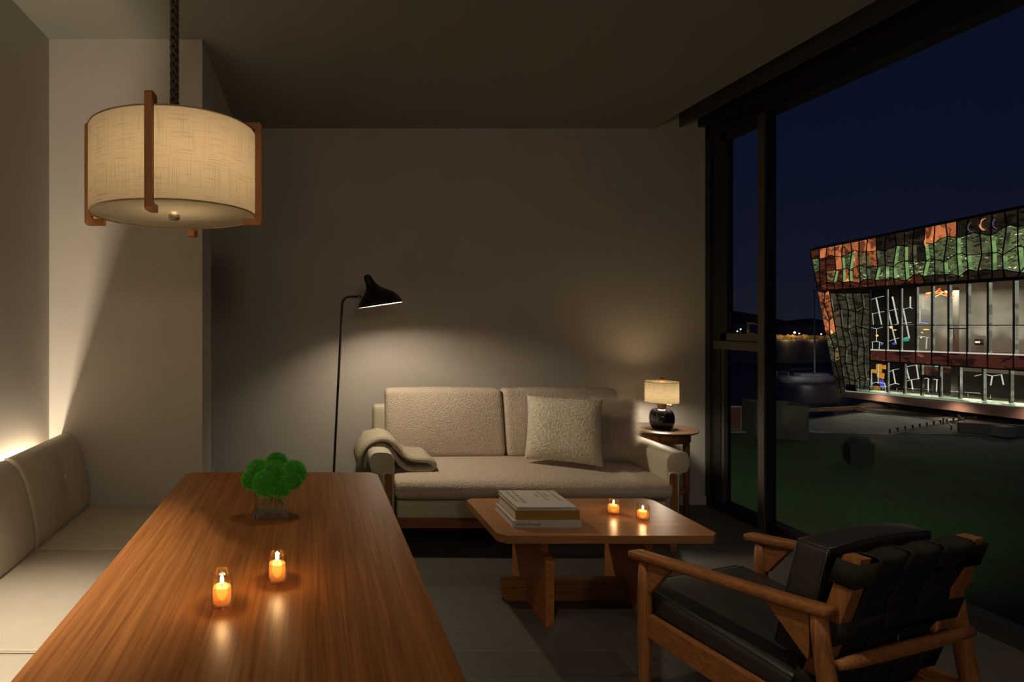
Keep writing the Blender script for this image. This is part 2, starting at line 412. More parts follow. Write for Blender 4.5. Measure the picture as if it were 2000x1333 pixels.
# ================================================================== dining table
M_teak = wood('oiled_oak_table', (.225, .078, .018), (.43, .170, .048), 'y', 1.0, .36)
M_teak_x = wood('oiled_oak_cross', (.20, .082, .027), (.38, .17, .06), 'x', 1.0, .42)
M_teak_z = wood('oiled_oak_upright', (.20, .082, .027), (.38, .17, .06), 'z', 1.0, .42)
dt = thing('dining_table', 'long dark oak dining table with chamfered corners in front of the banquette', 'table', (-.12, 1.4, 0))
def chamf(x0, x1, y0, y1, c, z):
    return [(x0+c, y0, z), (x1-c, y0, z), (x1, y0+c, z), (x1, y1-c, z), (x1-c, y1, z), (x0+c, y1, z), (x0, y1-c, z), (x0, y0+c, z)]
bm = bmesh.new()
top = chamf(-.513, .258, .30, 2.395, .032, .75)
mid = [(x, y, .742) for x, y, z in chamf(-.517, .262, .296, 2.399, .032, .742)]
bot = [(x, y, .718) for x, y, z in chamf(-.492, .236, .321, 2.374, .032, 0)]
vs = [[bm.verts.new(p) for p in lp] for lp in (bot, mid, top)]
bm.faces.new(vs[0][::-1]); bm.faces.new(vs[2])
for a, c in zip(vs, vs[1:]):
    for i in range(8): bm.faces.new((a[i], a[(i+1) % 8], c[(i+1) % 8], c[i]))
bev(bm, .002, 2, 20)
link('tabletop', bm, M_teak, dt)
for yy in (.75, 1.9):
    bm = bmesh.new(); add_prism(bm, [(-.36, yy-.03, .02), (.10, yy-.03, .02), (.05, yy-.03, .718), (-.31, yy-.03, .718)], (0, .06, 0)); bev(bm, .005, 2)
    link('leg', bm, M_teak_z, dt)
    link('foot', B(-.42, .16, yy-.05, yy+.05, 0, .03), M_teak_x, dt)
link('stretcher', B(-.16, -.10, .78, 1.87, .25, .36), M_teak, dt)
# ================================================================== sofa
M_boucle = plain('oatmeal_boucle', (.62, .52, .42), .95, spec=.1, noise_amt=.14, nscale=120, bump=1.0, bscale=120)
M_sofaleather = plain('cream_sofa_leather', (.58, .52, .40), .5, bump=.03, bscale=400)
sf = thing('sofa', 'two-seat sofa in oatmeal boucle with cream leather arms and wooden legs', 'sofa', (1.29, 3.9, 0))
YS = 3.5
bm = bmesh.new(); rbox(bm, .50, 2.13, YS+.015, 4.2, .185, .292, r=.012, n=6); link('seat_base', bm, M_sofaleather, sf, sm=60)
def seat(p):
    k = (p.y-3.48)/.62
    return (p.x, p.y, p.z+.022*max(0, min(1, k)))
bm = bmesh.new(); rbox(bm, .482, 2.142, YS-.02, 4.12, .302, .418, r=.042, n=22, crown=(0, .012, .018), fn=seat)
link('seat_cushion', bm, M_boucle, sf, sm=80)
bm = bmesh.new(); add_box(bm, .42, 2.20, YS+.05, YS+.09, .118, .186); bev(bm, .004, 2); link('front_rail', bm, M_teak_x, sf)
bm = bmesh.new(); rbox(bm, .425, 2.18, 4.17, 4.27, .18, .775, r=.025, n=8); link('back_frame', bm, M_sofaleather, sf, sm=60)
for s in (0, 1):
    mir = (lambda x: x) if s == 0 else (lambda x: 2.585-x)
    prof = [(.484, .16), (.484, .50), (.482, .545), (.468, .573), (.44, .585), (.40, .588), (.365, .585), (.342, .568), (.333, .54), (.334, .505), (.346, .478), (.366, .465), (.388, .462), (.404, .452), (.408, .43), (.408, .16)]
    if s: prof = [(x+(.012 if x < .36 else 0), z) for x, z in prof]
    def ring(y, off):
        cx = sum(p[0] for p in prof)/len(prof); out = []
        for i, (x, z) in enumerate(prof):
            a = Vector(prof[i-1]); c = Vector(prof[(i+1) % len(prof)]); tn = (c-a).normalized(); nn = Vector((-tn.y, tn.x))
            # profile runs anticlockwise seen from the front for the left arm: inward normal
            out.append((mir(x+nn.x*off), y, z+nn.y*off))
        return out
    bm = bmesh.new(); rings = []
    for y, off in ((YS, .009), (YS+.003, .003), (YS+.010, 0), (4.20, 0), (4.26, .006)):
        rings.append([bm.verts.new(p) for p in ring(y, off)])
    for a, c in zip(rings, rings[1:]):
        for i in range(len(a)): bm.faces.new((a[i], a[(i+1) % len(a)], c[(i+1) % len(a)], c[i]))
    bm.faces.new(rings[0]); bm.faces.new(rings[-1][::-1])
    arm = link('arm', bm, M_sofaleather, sf, sm=40)
    bm = bmesh.new(); add_tube(bm, [(p[0], YS+.004, p[2]) for p in ring(YS, .004)][1:-1], .0028, 6)
    link('arm_piping', bm, M_piping, arm, sm=60)
    # wooden leg let into the front of the arm, framed with piping
    xa, xb = .425, .466
    bm = bmesh.new(); add_prism(bm, [(mir(xa), YS-.006, 0), (mir(xb), YS-.006, 0), (mir(xb), YS-.006, .452), (mir((xa+xb)/2), YS-.006, .458), (mir(xa), YS-.006, .452)], (0, .05, 0)); bev(bm, .003, 1)
    link('leg', bm, M_teak_z, sf)
    bm = bmesh.new(); fx = [(mir(xa-.007), YS-.004, .14), (mir(xa-.007), YS-.004, .452), (mir(xa-.002), YS-.004, .462), (mir(xa+.006), YS-.004, .466), (mir(xb-.006), YS-.004, .466), (mir(xb+.002), YS-.004, .462), (mir(xb+.007), YS-.004, .452), (mir(xb+.007), YS-.004, .14)]
    add_tube(bm, fx, .0045, 8); link('leg_piping', bm, M_piping, arm, sm=60)
    bm = bmesh.new(); add_box(bm, *sorted((mir(.43), mir(.475))), 4.19, 4.24, 0, .2); bev(bm, .004, 1); link('leg', bm, M_teak_z, sf)
for x0, x1 in ((.505, 1.315), (1.325, 2.12)):
    def lean(p):
        k = p.z-.43; return (p.x, p.y+.20*k, p.z)
    bm = bmesh.new(); rbox(bm, x0, x1, 4.005, 4.125, .44, .895, r=.03, n=16, crown=(.004, .03, .008), fn=lean)
    o = link('back_cushion', bm, M_boucle, sf, sm=80)
# ------------------------------------------------------------------ cushions on the sofa
M_wool = plain('fluffy_white_wool', (.66, .60, .48), .95, spec=.05, noise_amt=.10, nscale=70, bump=1.0, bscale=75)
M_fur, t, b = newmat('long_white_fur'); t.nodes.remove(b)
d1 = t.nodes.new('ShaderNodeBsdfDiffuse'); d1.inputs[0].default_value = (.86, .80, .72, 1); d2 = t.nodes.new('ShaderNodeBsdfTranslucent'); d2.inputs[0].default_value = (.86, .80, .72, 1)
mx = t.nodes.new('ShaderNodeMixShader'); mx.inputs[0].default_value = .45; t.links.new(d1.outputs[0], mx.inputs[1]); t.links.new(d2.outputs[0], mx.inputs[2]); t.links.new(mx.outputs[0], t.nodes['Material Output'].inputs[0])
M_furbase = plain('fur_backing', (.7, .64, .56), .8)
def pillow(bm, wd, ht, th, M, n=24, pinch=.06, pts=None):
    def P(u, v, s):
        x = u*(1-pinch*(1-v*v))*wd/2; y = v*(1-pinch*(1-u*u))*ht/2
        z = s*th/2*((1-u**4)*(1-v**4))**.55
        return M @ Vector((x, y, z))
    g = {}
    for s in (1, -1):
        for i in range(n+1):
            for j in range(n+1):
                ed = i in (0, n) or j in (0, n)
                if ed and s == -1: g[(i, j, -1)] = g[(i, j, 1)]; continue
                u = math.sin((i/n*2-1)*PI/2*.92)/math.sin(PI/2*.92); v = math.sin((j/n*2-1)*PI/2*.92)/math.sin(PI/2*.92)
                g[(i, j, s)] = bm.verts.new(P(u, v, s))
    for s in (1, -1):
        for i in range(n):
            for j in range(n):
                f = [g[(i, j, s)], g[(i+1, j, s)], g[(i+1, j+1, s)], g[(i, j+1, s)]]
                bm.faces.new(f if s == 1 else f[::-1])
    return P
def strands(bm, P, Mrot, count, ln, wid, gravity, rnd, pick=None, segs=4, curl=.3):
    for _ in range(count):
        u, v = rnd.uniform(-1, 1), rnd.uniform(-1, 1)
        s = 1 if rnd.random() < .75 else -1
        p = P(u, v, s); e_ = .02
        du = P(min(1, u+e_), v, s)-P(max(-1, u-e_), v, s); dv = P(u, min(1, v+e_), s)-P(u, max(-1, v-e_), s)
        nn = du.cross(dv)*s
        if nn.length < 1e-9: continue
        nn.normalize(); out = (p-Mrot.translation); out.normalize()
        edge = max(abs(u), abs(v))**6
        d = (nn*(1-.6*edge)+out*(.25+edge)+Vector((rnd.gauss(0, curl), rnd.gauss(0, curl), rnd.gauss(0, curl)))).normalized()
        l_ = ln*rnd.uniform(.5, 1.1); side = d.cross(Vector((rnd.gauss(0, 1), rnd.gauss(0, 1), rnd.gauss(0, 1)))).normalized()
        prev = None; q = p.copy()
        for k in range(segs+1):
            wv = wid*(1-k/segs)+.00012
            a = bm.verts.new(q+side*wv/2); c = bm.verts.new(q-side*wv/2)
            if prev: bm.faces.new((prev[0], prev[1], c, a))
            prev = (a, c)
            d = (d+Vector((rnd.gauss(0, curl*.35), rnd.gauss(0, curl*.35), rnd.gauss(0, curl*.2)-gravity))).normalized(); q = q+d*l_/segs
def basis(c, x, up):
    x = Vector(x).normalized(); up = Vector(up).normalized(); z = x.cross(up).normalized(); y = z.cross(x).normalized()
    return Matrix(((x.x, y.x, z.x, c[0]), (x.y, y.y, z.y, c[1]), (x.z, y.z, z.z, c[2]), (0, 0, 0, 1)))
rnd = random.Random(3)
# front pillow: corners read at 3.85 to 3.6 m
tl, tr, br_, bl = W(1036, 776, 3.97), W(1177, 783, 3.80), W(1172, 911, 3.66), W(1023, 893, 3.82)
cen = (tl+tr+br_+bl)/4; xd = ((tr-tl)+(br_-bl)); yd = ((tl-bl)+(tr-br_))
Mp = basis(cen, xd, yd)
wd = ((tr-tl).length+(br_-bl).length)/2; ht = ((tl-bl).length+(tr-br_).length)/2
lc = [Mp.inverted() @ p for p in (tl, tr, br_, bl)]
t1 = thing('throw_pillow', 'square fluffy cream wool pillow leaning in front of the fur one', 'pillow', cen, 'pillows on the sofa')
bm = bmesh.new(); P1 = pillow(bm, wd*1.04, ht*1.04, .15, Mp, 26, .05); link('cover', bm, M_wool, t1, sm=80)
bm = bmesh.new(); strands(bm, P1, Mp, 9000, .011, .0011, .05, rnd, segs=2, curl=.6)
o = link('wool_pile', bm, M_wool, t1, keep=True); o['kind'] = 'stuff'
cen = W(1180, 838, 3.93)+Vector((.0, .03, 0)); Mf = basis(cen, (1, -.22, -.03), (.02, .38, 1))
t2 = thing('throw_pillow', 'shaggy long-haired white fur pillow behind the wool one, by the right arm', 'pillow', cen, 'pillows on the sofa')
bm = bmesh.new(); P2 = pillow(bm, .40, .38, .17, Mf, 24, .02); link('cover', bm, M_furbase, t2, sm=80)
bm = bmesh.new(); strands(bm, P2, Mf, 17000, .062, .0016, .13, rnd, segs=4, curl=.42)
o = link('fur', bm, M_fur, t2, keep=True); o['kind'] = 'stuff'
# ------------------------------------------------------------------ blanket folded over the left arm
M_blanket = plain('brushed_wool_blanket', (.52, .455, .345), .95, spec=.05, noise_amt=.08, nscale=90, bump=.6, bscale=120)
YBk = 3.66
def layer(pix, th): return [(W(a, c, YBk).x, W(a, c, YBk).z) for a, c in pix], th
outer = [(701, 915), (704, 895), (714, 876), (729, 864), (747, 859), (765, 864), (778, 877), (789, 891), (803, 898), (822, 900), (838, 901), (847, 906), (849, 912), (845, 918), (832, 920), (812, 920), (796, 917), (784, 909), (775, 898), (767, 886), (757, 877), (744, 873), (731, 877), (722, 887), (716, 900), (714, 916)]
pts = [(W(a, c, YBk).x, W(a, c, YBk).z) for a, c in outer]
# resample with a smooth curve
def crom(P_, n=4):
    out = []
    for i in range(len(P_)-1):
        p0 = P_[max(i-1, 0)]; p1 = P_[i]; p2 = P_[i+1]; p3 = P_[min(i+2, len(P_)-1)]
        for k in range(n):
            t_ = k/n; out.append(tuple(.5*((2*p1[d])+(-p0[d]+p2[d])*t_+(2*p0[d]-5*p1[d]+4*p2[d]-p3[d])*t_**2+(-p0[d]+3*p1[d]-3*p2[d]+p3[d])*t_**3) for d in (0, 1)))
    out.append(P_[-1]); return out
pts = crom(pts, 4); R_ = .0165
bm = bmesh.new(); ny = 16; rings = []
for j in range(ny+1):
    v = j/ny; y = YBk+.34*v; ey = min(v, 1-v)*.34; th = R_*(1-math.exp(-max(ey, .0005)/.009))*.95+.002
    ring = []
    outp, inp = [], []
    for i, (x, z) in enumerate(pts):
        a = Vector(pts[max(i-1, 0)]); c = Vector(pts[min(i+1, len(pts)-1)]); tn = (c-a).normalized(); nn = Vector((-tn.y, tn.x))
        wob = .004*noise.noise(Vector((x*9, y*9, z*9)))
        en = min(i, len(pts)-1-i); tt = th*min(1, .35+en*.3)+wob
        outp.append((x+nn.x*tt, y+.008*noise.noise(Vector((x*6, 0, z*6))), z+nn.y*tt)); inp.append((x-nn.x*tt, y+.008*noise.noise(Vector((x*6, 0, z*6))), z-nn.y*tt))
    rings.append([bm.verts.new(p) for p in outp+inp[::-1]])
for a, c in zip(rings, rings[1:]):
    for i in range(len(a)): bm.faces.new((a[i], a[(i+1) % len(a)], c[(i+1) % len(a)], c[i]))
nP = len(pts)
for rg in (rings[0], rings[-1]):
    for i in range(nP-1): bm.faces.new((rg[i], rg[i+1], rg[2*nP-2-i], rg[2*nP-1-i]))
bl_ = thing('blanket', 'cream wool blanket folded over the left arm of the sofa', 'blanket', (.5, 3.8, .46))
link('folded_cloth', bm, M_blanket, bl_, sm=80)
bm = bmesh.new()
for _ in range(9000):
    i = rnd.randrange(nP); j = rnd.randrange(ny*3); y = YBk-.002+.34*(0 if rnd.random() < .35 else rnd.random()); x, z = pts[i]
    a = Vector(pts[max(i-1, 0)]); c = Vector(pts[min(i+1, nP-1)]); tn = (c-a).normalized(); nn = Vector((-tn.y, tn.x))*rnd.choice((1, -1))
    p = Vector((x+nn.x*R_*.9, y, z+nn.y*R_*.9)); d = Vector((nn.x, rnd.gauss(-.4, .5), nn.y))+Vector((rnd.gauss(0, .6), 0, rnd.gauss(0, .6))); d = d.normalized()*rnd.uniform(.004, .009)
    s_ = d.cross(Vector((rnd.gauss(0, 1), rnd.gauss(0, 1), 1))).normalized()*.0005
    bm.faces.new([bm.verts.new(q) for q in (p-s_, p+s_, p+d)])
o = link('fuzz', bm, M_blanket, bl_, keep=True); o['kind'] = 'stuff'

# ------------------------------------------------------------------ ceiling spots added out of view to brighten the near half of the room
def added_downlight(x, y, tx, ty, tz, power, col, cone, label):
    d_ = thing('added_spot', label, 'ceiling spot', (x, y, CEIL), 'added ceiling spots')
    bm = bmesh.new(); add_lathe(bm, (x, y, CEIL-.006), [(.032, 0), (.046, 0), (.046, .006), (.032, .006), (.032, 0)], 32); link('ring', bm, M_black, d_, sm=35)
    light('added_spot_beam', 'SPOT', (x, y, CEIL-.012), power, col, .03, d_, rot=(Vector((tx, ty, tz))-Vector((x, y, CEIL))).to_track_quat('-Z', 'Y').to_euler(), spot=math.radians(cone), blend=.9)
WARM = (1, .85, .66)
added_downlight(-.98, 1.35, -.92, 1.42, .42, 265, WARM, 44, 'black ringed spot added out of view in the ceiling above the banquette')
added_downlight(.35, 1.25, 1.4, 1.95, .55, 52, WARM, 52, 'black ringed spot added out of view in the ceiling between dining table and armchair')
added_downlight(.3, 2.3, -.1, 1.9, .75, 20, WARM, 52, 'black ringed spot added out of view in the ceiling over the far end of the dining table')
added_downlight(2.6, 1.5, 2.62, 2.5, 0, 24, WARM, 74, 'black ringed spot added out of view in the ceiling close to the window')
gl_ = thing('fill_globe', 'white glass globe lamp added out of view behind the camera as fill', 'pendant lamp', (.3, -1.2, 1.95))
bm = bmesh.new(); bmesh.ops.create_uvsphere(bm, u_segments=32, v_segments=20, radius=.14); bmesh.ops.translate(bm, verts=bm.verts, vec=(.3, -1.2, 1.95)); link('globe', bm, thin_glass('fill_globe_opal', (.9, .88, .84), refl=.5), gl_, sm=80)
bm = bmesh.new(); add_tube(bm, [(.3, -1.2, 2.09), (.3, -1.2, CEIL)], .004, 8); link('cord', bm, M_black, gl_)
light('fill_bulb', 'POINT', (.3, -1.2, 1.95), 30, WARM, .14, gl_)  # unseen fill light added behind the camera
# ================================================================== pendant lamp
M_linen = shade_fabric('linen_shade', (.062, .045, .0255), trans=.012, tl=.80)
M_diff = None
m, t, b = newmat('frosted_diffuser'); t.nodes.remove(b); L = t.links.new
ts = t.nodes.new('ShaderNodeBsdfTranslucent'); tp = t.nodes.new('ShaderNodeBsdfTransparent'); df = t.nodes.new('ShaderNodeBsdfDiffuse')
ts.inputs[0].default_value = (.065, .055, .039, 1); tp.inputs[0].default_value = (.95, .88, .72, 1); df.inputs[0].default_value = (.6, .55, .45, 1)
m1 = t.nodes.new('ShaderNodeMixShader'); m1.inputs[0].default_value = .6; L(df.outputs[0], m1.inputs[1]); L(ts.outputs[0], m1.inputs[2])
m2 = t.nodes.new('ShaderNodeMixShader'); m2.inputs[0].default_value = .24; L(m1.outputs[0], m2.inputs[1]); L(tp.outputs[0], m2.inputs[2]); L(m2.outputs[0], t.nodes['Material Output'].inputs[0])
M_diff = m
M_diff2 = M_diff.copy(); M_diff2.name = 'clear_top_diffuser'; [n_ for n_ in M_diff2.node_tree.nodes if n_.type == 'MIX_SHADER'][1].inputs[0].default_value = .5
M_rope = plain('braided_leather_cord', (.075, .045, .022), .6)
M_brass = plain('aged_brass', (.45, .33, .16), .35, metal=1)
M_nickel = plain('dull_nickel', (.33, .31, .27), .4, metal=.8)
M_oakl = wood('light_oak_bracket', (.27, .105, .033), (.43, .19, .065), 'z', 1.6, .5)
PX, PY, Z0, Z1, RP = -.397, 1.68, 1.664, 1.898, .230
pd = thing('pendant_lamp', 'round linen drum pendant lamp with oak brackets hanging on a braided cord', 'pendant lamp', (PX, PY, Z0))
bm = bmesh.new(); add_lathe(bm, (PX, PY, 0), [(RP, Z0), (RP, Z1)], 96, uv=True); smooth(bm, 60)
link('lamp_shade', bm, M_linen, pd, keep=True)
M_rim = plain('shade_rim_tape', (.34, .24, .13), .8)
bm = bmesh.new()
for z in (Z0, Z1):
    bm = bmesh.new(); add_lathe(bm, (PX, PY, z), [(RP+.001, -.0012), (RP+.001, .0012), (RP-.0015, .0012), (RP-.0015, -.0012), (RP+.001, -.0012)], 96); link('shade_rim', bm, M_rim, pd, sm=40)
bm = bmesh.new(); add_lathe(bm, (PX, PY, Z0+.002), [(0, 0), (RP-.003, 0), (RP-.003, .003), (0, .003)], 72); link('diffuser', bm, M_diff, pd, sm=30)
M_cap = plain('shade_top_cap', (.5, .42, .3), .8)
bm = bmesh.new(); add_lathe(bm, (PX, PY, Z1-.004), [(0, 0), (RP-.003, 0), (RP-.003, .003), (0, .003)], 72); link('top_disc', bm, M_cap, pd, sm=30)
bm = bmesh.new(); add_lathe(bm, (PX, PY, Z0-.012), [(0, 0), (.015, 0), (.016, .002), (.016, .022), (0, .024)], 28); link('bottom_knob', bm, M_nickel, pd, sm=35)
for ang in (-91, -1, 181, 88):
    a = math.radians(ang); dr = Vector((math.cos(a), math.sin(a), 0)); sd = Vector((-dr.y, dr.x, 0)); c = Vector((PX, PY, 0))
    bm = bmesh.new(); hw = .0095
    o1, o2, hk = RP+.002, RP+.021, .036
    prof = [(o2, Z0-.030), (o2, Z1+.022), (o2-.006, Z1+.028), (o1-hk*.75, Z1+.028), (o1-hk*.75, Z1+.010), (o1, Z1+.010), (o1, Z0-.012), (o1-hk, Z0-.012), (o1-hk, Z0-.030)]
    prof = [(o2, Z0-.022), (o2, Z1+.022), (o2-.006, Z1+.028), (o1-hk*.75, Z1+.028), (o1-hk*.75, Z1+.010), (o1, Z1+.010), (o1, Z0-.010), (o1-hk, Z0-.010), (o1-hk, Z0-.028), (o2-.006, Z0-.028)]
    A_ = [c+dr*r+Vector((0, 0, z))-sd*hw for r, z in prof]; B_ = [p+sd*2*hw for p in A_]
    add_hex(bm, A_, B_); bev(bm, .0018, 2, 20)
    link('bracket', bm, M_oakl, pd)
# braided cord: four strands woven round each other
bm = bmesh.new()
for k in range(6):
    sgn = 1 if k % 2 == 0 else -1; pp = []
    for i in range(0, 241):
        z = Z1+(CEIL-Z1)*i/240; a = sgn*z*2*PI/.075+k*PI/3
        r = .0085+.0012*math.cos(3*a); pp.append((PX+r*math.cos(a), PY+r*math.sin(a), z))
    add_tube(bm, pp, .0046, 7)
link('braided_cord', bm, M_rope, pd, sm=80)
bm = bmesh.new(); add_lathe(bm, (PX, PY, CEIL-.03), [(0, 0), (.05, 0), (.055, .006), (.055, .03), (0, .03)], 32); link('ceiling_rose', bm, M_blackmetal, pd, sm=35)
light('pendant_bulb', 'POINT', (PX+.03, PY-.05, 1.79), 17, (1, .85, .65), .08, pd)
# ================================================================== floor lamp
LX = .155
fl = thing('floor_lamp', 'black metal floor lamp with a pinched hood reaching over the sofa', 'floor lamp', (.12, 3.72, 0))
YL = 3.72
bm = bmesh.new()
pole = [W(646, 1050, YL), W(652, 922, YL), W(660, 760, YL), W(667, 620, YL), W(668.2, 596, YL), W(670, 588, YL), W(674, 583, YL), W(680, 580.5, YL), W(688, 580, YL), W(699, 580, YL)]
pole[0].z = .01
add_tube(bm, pole, .0078, 14); link('pole', bm, M_blackmetal, fl, sm=60)
bm = bmesh.new(); add_lathe(bm, (pole[0].x, YL, 0), [(0, 0), (.125, 0), (.125, .012), (.118, .018), (.01, .02), (0, .02)], 48); link('base', bm, M_blackmetal, fl, sm=35)
bm = bmesh.new(); add_tube(bm, [W(698, 580, YL), W(704, 580, YL)], .0115, 16); add_tube(bm, [W(704, 580, YL), W(709, 581, YL)], .006, 12); link('swivel_joint', bm, M_brass, fl, sm=40)
rl = [((437, 612), (1078, 520)), ((446, 575), (1071, 490)), ((462, 530), (1045, 452)), ((490, 480), (1000, 405)), ((520, 430), (935, 360)), ((545, 370), (850, 330)), ((553, 320), (770, 300)), ((550, 285), (715, 262)), ((541, 240), (672, 215)), ((528, 195), (645, 178)), ((524, 160), (632, 150)), ((534, 138), (616, 132)), ((556, 123), (598, 121))]
def hood(bm, off=0.0, flip=False):
    rings = []
    for (a, c) in rl:
        p = W(640+a[0]/7.406, 520+a[1]/7.406, YL); q = W(640+c[0]/7.406, 520+c[1]/7.406, YL)
        cc = (p+q)/2; r = (q-p).length/2-off; dx = (q-p).normalized()
        rings.append([bm.verts.new(cc+dx*r*math.cos(2*PI*k/48)+Vector((0, 1, 0))*r*math.sin(2*PI*k/48)) for k in range(48)])
    for a, c in zip(rings, rings[1:]):
        for k in range(48): bm.faces.new((a[k], a[(k+1) % 48], c[(k+1) % 48], c[k]))
    bm.faces.new(rings[-1])
    return rings
M_hoodin = plain('white_hood_inside', (.85, .78, .66), .6)
bm = bmesh.new(); hood(bm); hd = link('lamp_shade', bm, M_blackmetal, fl, sm=70)
bm = bmesh.new(); hood(bm, .003); link('shade_lining', bm, M_hoodin, hd, sm=70)
bm = bmesh.new(); bmesh.ops.create_uvsphere(bm, u_segments=20, v_segments=12, radius=.022); bmesh.ops.translate(bm, verts=bm.verts, vec=W(736, 572, YL)); bulbm = emis('bulb_glow', (1, .78, .52), 14)
link('bulb', bm, bulbm, fl, sm=80)
light('floor_lamp_bulb', 'SPOT', W(741, 575, YL), 44, (1, .84, .62), .03, fl, rot=(Vector((.82, 3.88, .35))-W(741, 575, YL)).to_track_quat('-Z', 'Y').to_euler(), spot=math.radians(172), blend=.8)
# ================================================================== side table and table lamp
M_walnut = wood('dark_walnut_top', (.10, .055, .032), (.17, .10, .06), 'x', .8, .36)
M_sidewood = wood('side_table_wood', (.22, .085, .028), (.36, .15, .052), 'x', 1.0, .42)
CXs, CYs = 2.42, 4.12
stb = thing('side_table', 'round wooden side table with a dark top in the corner beside the sofa', 'table', (CXs, CYs, 0))
bm = bmesh.new(); add_lathe(bm, (CXs, CYs, .60), [(0, 0), (.205, 0), (.228, .008), (.236, .014), (.236, .017), (.233, .02), (0, .02)], 72); link('tabletop', bm, M_walnut, stb, sm=35)
bm = bmesh.new(); add_lathe(bm, (CXs, CYs, 0), [(.165, .545), (.188, .545), (.188, .60), (.165, .60), (.165, .545)], 64); link('apron', bm, M_sidewood, stb, sm=35)
for ang, r in ((-2, .185), (236, .187), (110, .182)):
    a = math.radians(ang); p = Vector((CXs+r*math.cos(a), CYs+r*math.sin(a), 0)); bm = bmesh.new()
    add_tube(bm, [p+Vector((0, 0, z)) for z in (0, .3, .60)], [.017, .021, .021], 18); link('leg', bm, M_sidewood, stb, sm=40)
bm = bmesh.new(); add_lathe(bm, (CXs, CYs, .2), [(0, 0), (.168, 0), (.17, .006), (.168, .012), (0, .012)], 48); link('shelf', bm, M_sidewood, stb, sm=35)
M_glaze = plain('black_glazed_ceramic', (.012, .010, .010), .08, spec=.6)
tl_ = thing('table_lamp', 'small table lamp with glossy black base and glowing linen shade', 'table lamp', (CXs, 4.09, .62))
TX, TY = CXs, 4.09
bm = bmesh.new(); pr = [(0, .620), (.050, .620), (.058, .624), (.070, .640), (.077, .665), (.079, .69), (.0775, .715), (.070, .74), (.058, .755), (.040, .763), (.024, .765), (0, .765)]
add_lathe(bm, (TX, TY, 0), pr, 56); o = link('base', bm, M_glaze, tl_, sm=50)
bm = bmesh.new(); add_lathe(bm, (TX, TY, 0), [(0, .764), (.0255, .764), (.030, .80), (.029, .812), (0, .812)], 32); link('wooden_neck', bm, M_oakl, tl_, sm=35)
bm = bmesh.new(); add_tube(bm, [(TX+.025, TY-.012, .789), (TX+.046, TY-.022, .786)], [.004, .004], 10); add_tube(bm, [(TX+.044, TY-.022, .786), (TX+.056, TY-.027, .785)], [.0065, .0075], 12); link('switch_knob', bm, M_brass, tl_, sm=40)
RS = .1045
bm = bmesh.new(); add_lathe(bm, (TX, TY, 0), [(RS, .806), (RS-.001, .948)], 72, uv=True); smooth(bm, 60)
M_linen2 = shade_fabric('linen_table_shade', (.035, .027, .0157), trans=.006, tl=.82, streak=(2, 80))
link('lamp_shade', bm, M_linen2, tl_, keep=True)
bm = bmesh.new()
for z in (.806, .948):
    bm = bmesh.new(); add_lathe(bm, (TX, TY, z), [(RS+.0008, -.001), (RS+.0008, .001), (RS-.001, .001), (RS-.001, -.001), (RS+.0008, -.001)], 72); link('shade_rim', bm, M_rim, tl_, sm=40)
bm = bmesh.new(); add_lathe(bm, (TX, TY, .944), [(0, 0), (RS-.003, 0), (RS-.003, .002), (0, .002)], 56); link('top_diffuser', bm, M_diff2, tl_, sm=35)
bm = bmesh.new(); add_lathe(bm, (TX, TY, .946), [(0, 0), (.0115, 0), (.0125, .030), (0, .030)], 24); link('wooden_finial', bm, M_oakl, tl_, sm=35)
light('table_lamp_bulb', 'POINT', (TX, TY, .862), 15, (1, .85, .63), .05, tl_)
# ================================================================== coffee table
M_oak_ct = wood('oak_coffee_top', (.215, .088, .032), (.37, .17, .065), 'x', 1.0, .30)
ct = thing('coffee_table', 'low oak coffee table with chamfered top on slab legs in front of the sofa', 'table', (1.295, 2.85, 0))
bm = bmesh.new(); tp_ = [(.848, 2.578, .39), (1.752, 2.578, .39), (1.787, 2.613, .39), (1.787, 3.09, .39), (1.752, 3.126, .39), (.84, 3.126, .39), (.806, 3.095, .39), (.813, 2.61, .39)]
add_prism(bm, tp_, (0, 0, .035)); bev(bm, .0025, 2, 20); link('tabletop', bm, M_oak_ct, ct)
for x in (1.038, 1.520):
    yc = 2.85; pf = [(-.221, 0), (-.221, .285), (-.205, .303), (-.158, .308), (-.145, .39), (.145, .39), (.158, .308), (.205, .303), (.221, .285), (.221, 0)]
    bm = bmesh.new(); add_prism(bm, [(x, yc+a, z) for a, z in pf], (.037, 0, 0)); bev(bm, .002, 1, 20); link('slab_leg', bm, M_teak, ct)
bm = bmesh.new(); c_ = .015; pf = [(.922+c_, 0), (.922, c_), (.922, .104-c_), (.922+c_, .104), (1.673-c_, .104), (1.673, .104-c_), (1.673, c_), (1.673-c_, 0)]
add_prism(bm, [(x, 2.872, z) for x, z in pf], (0, .04, 0)); bev(bm, .002, 1, 20); link('stretcher', bm, M_teak_x, ct)
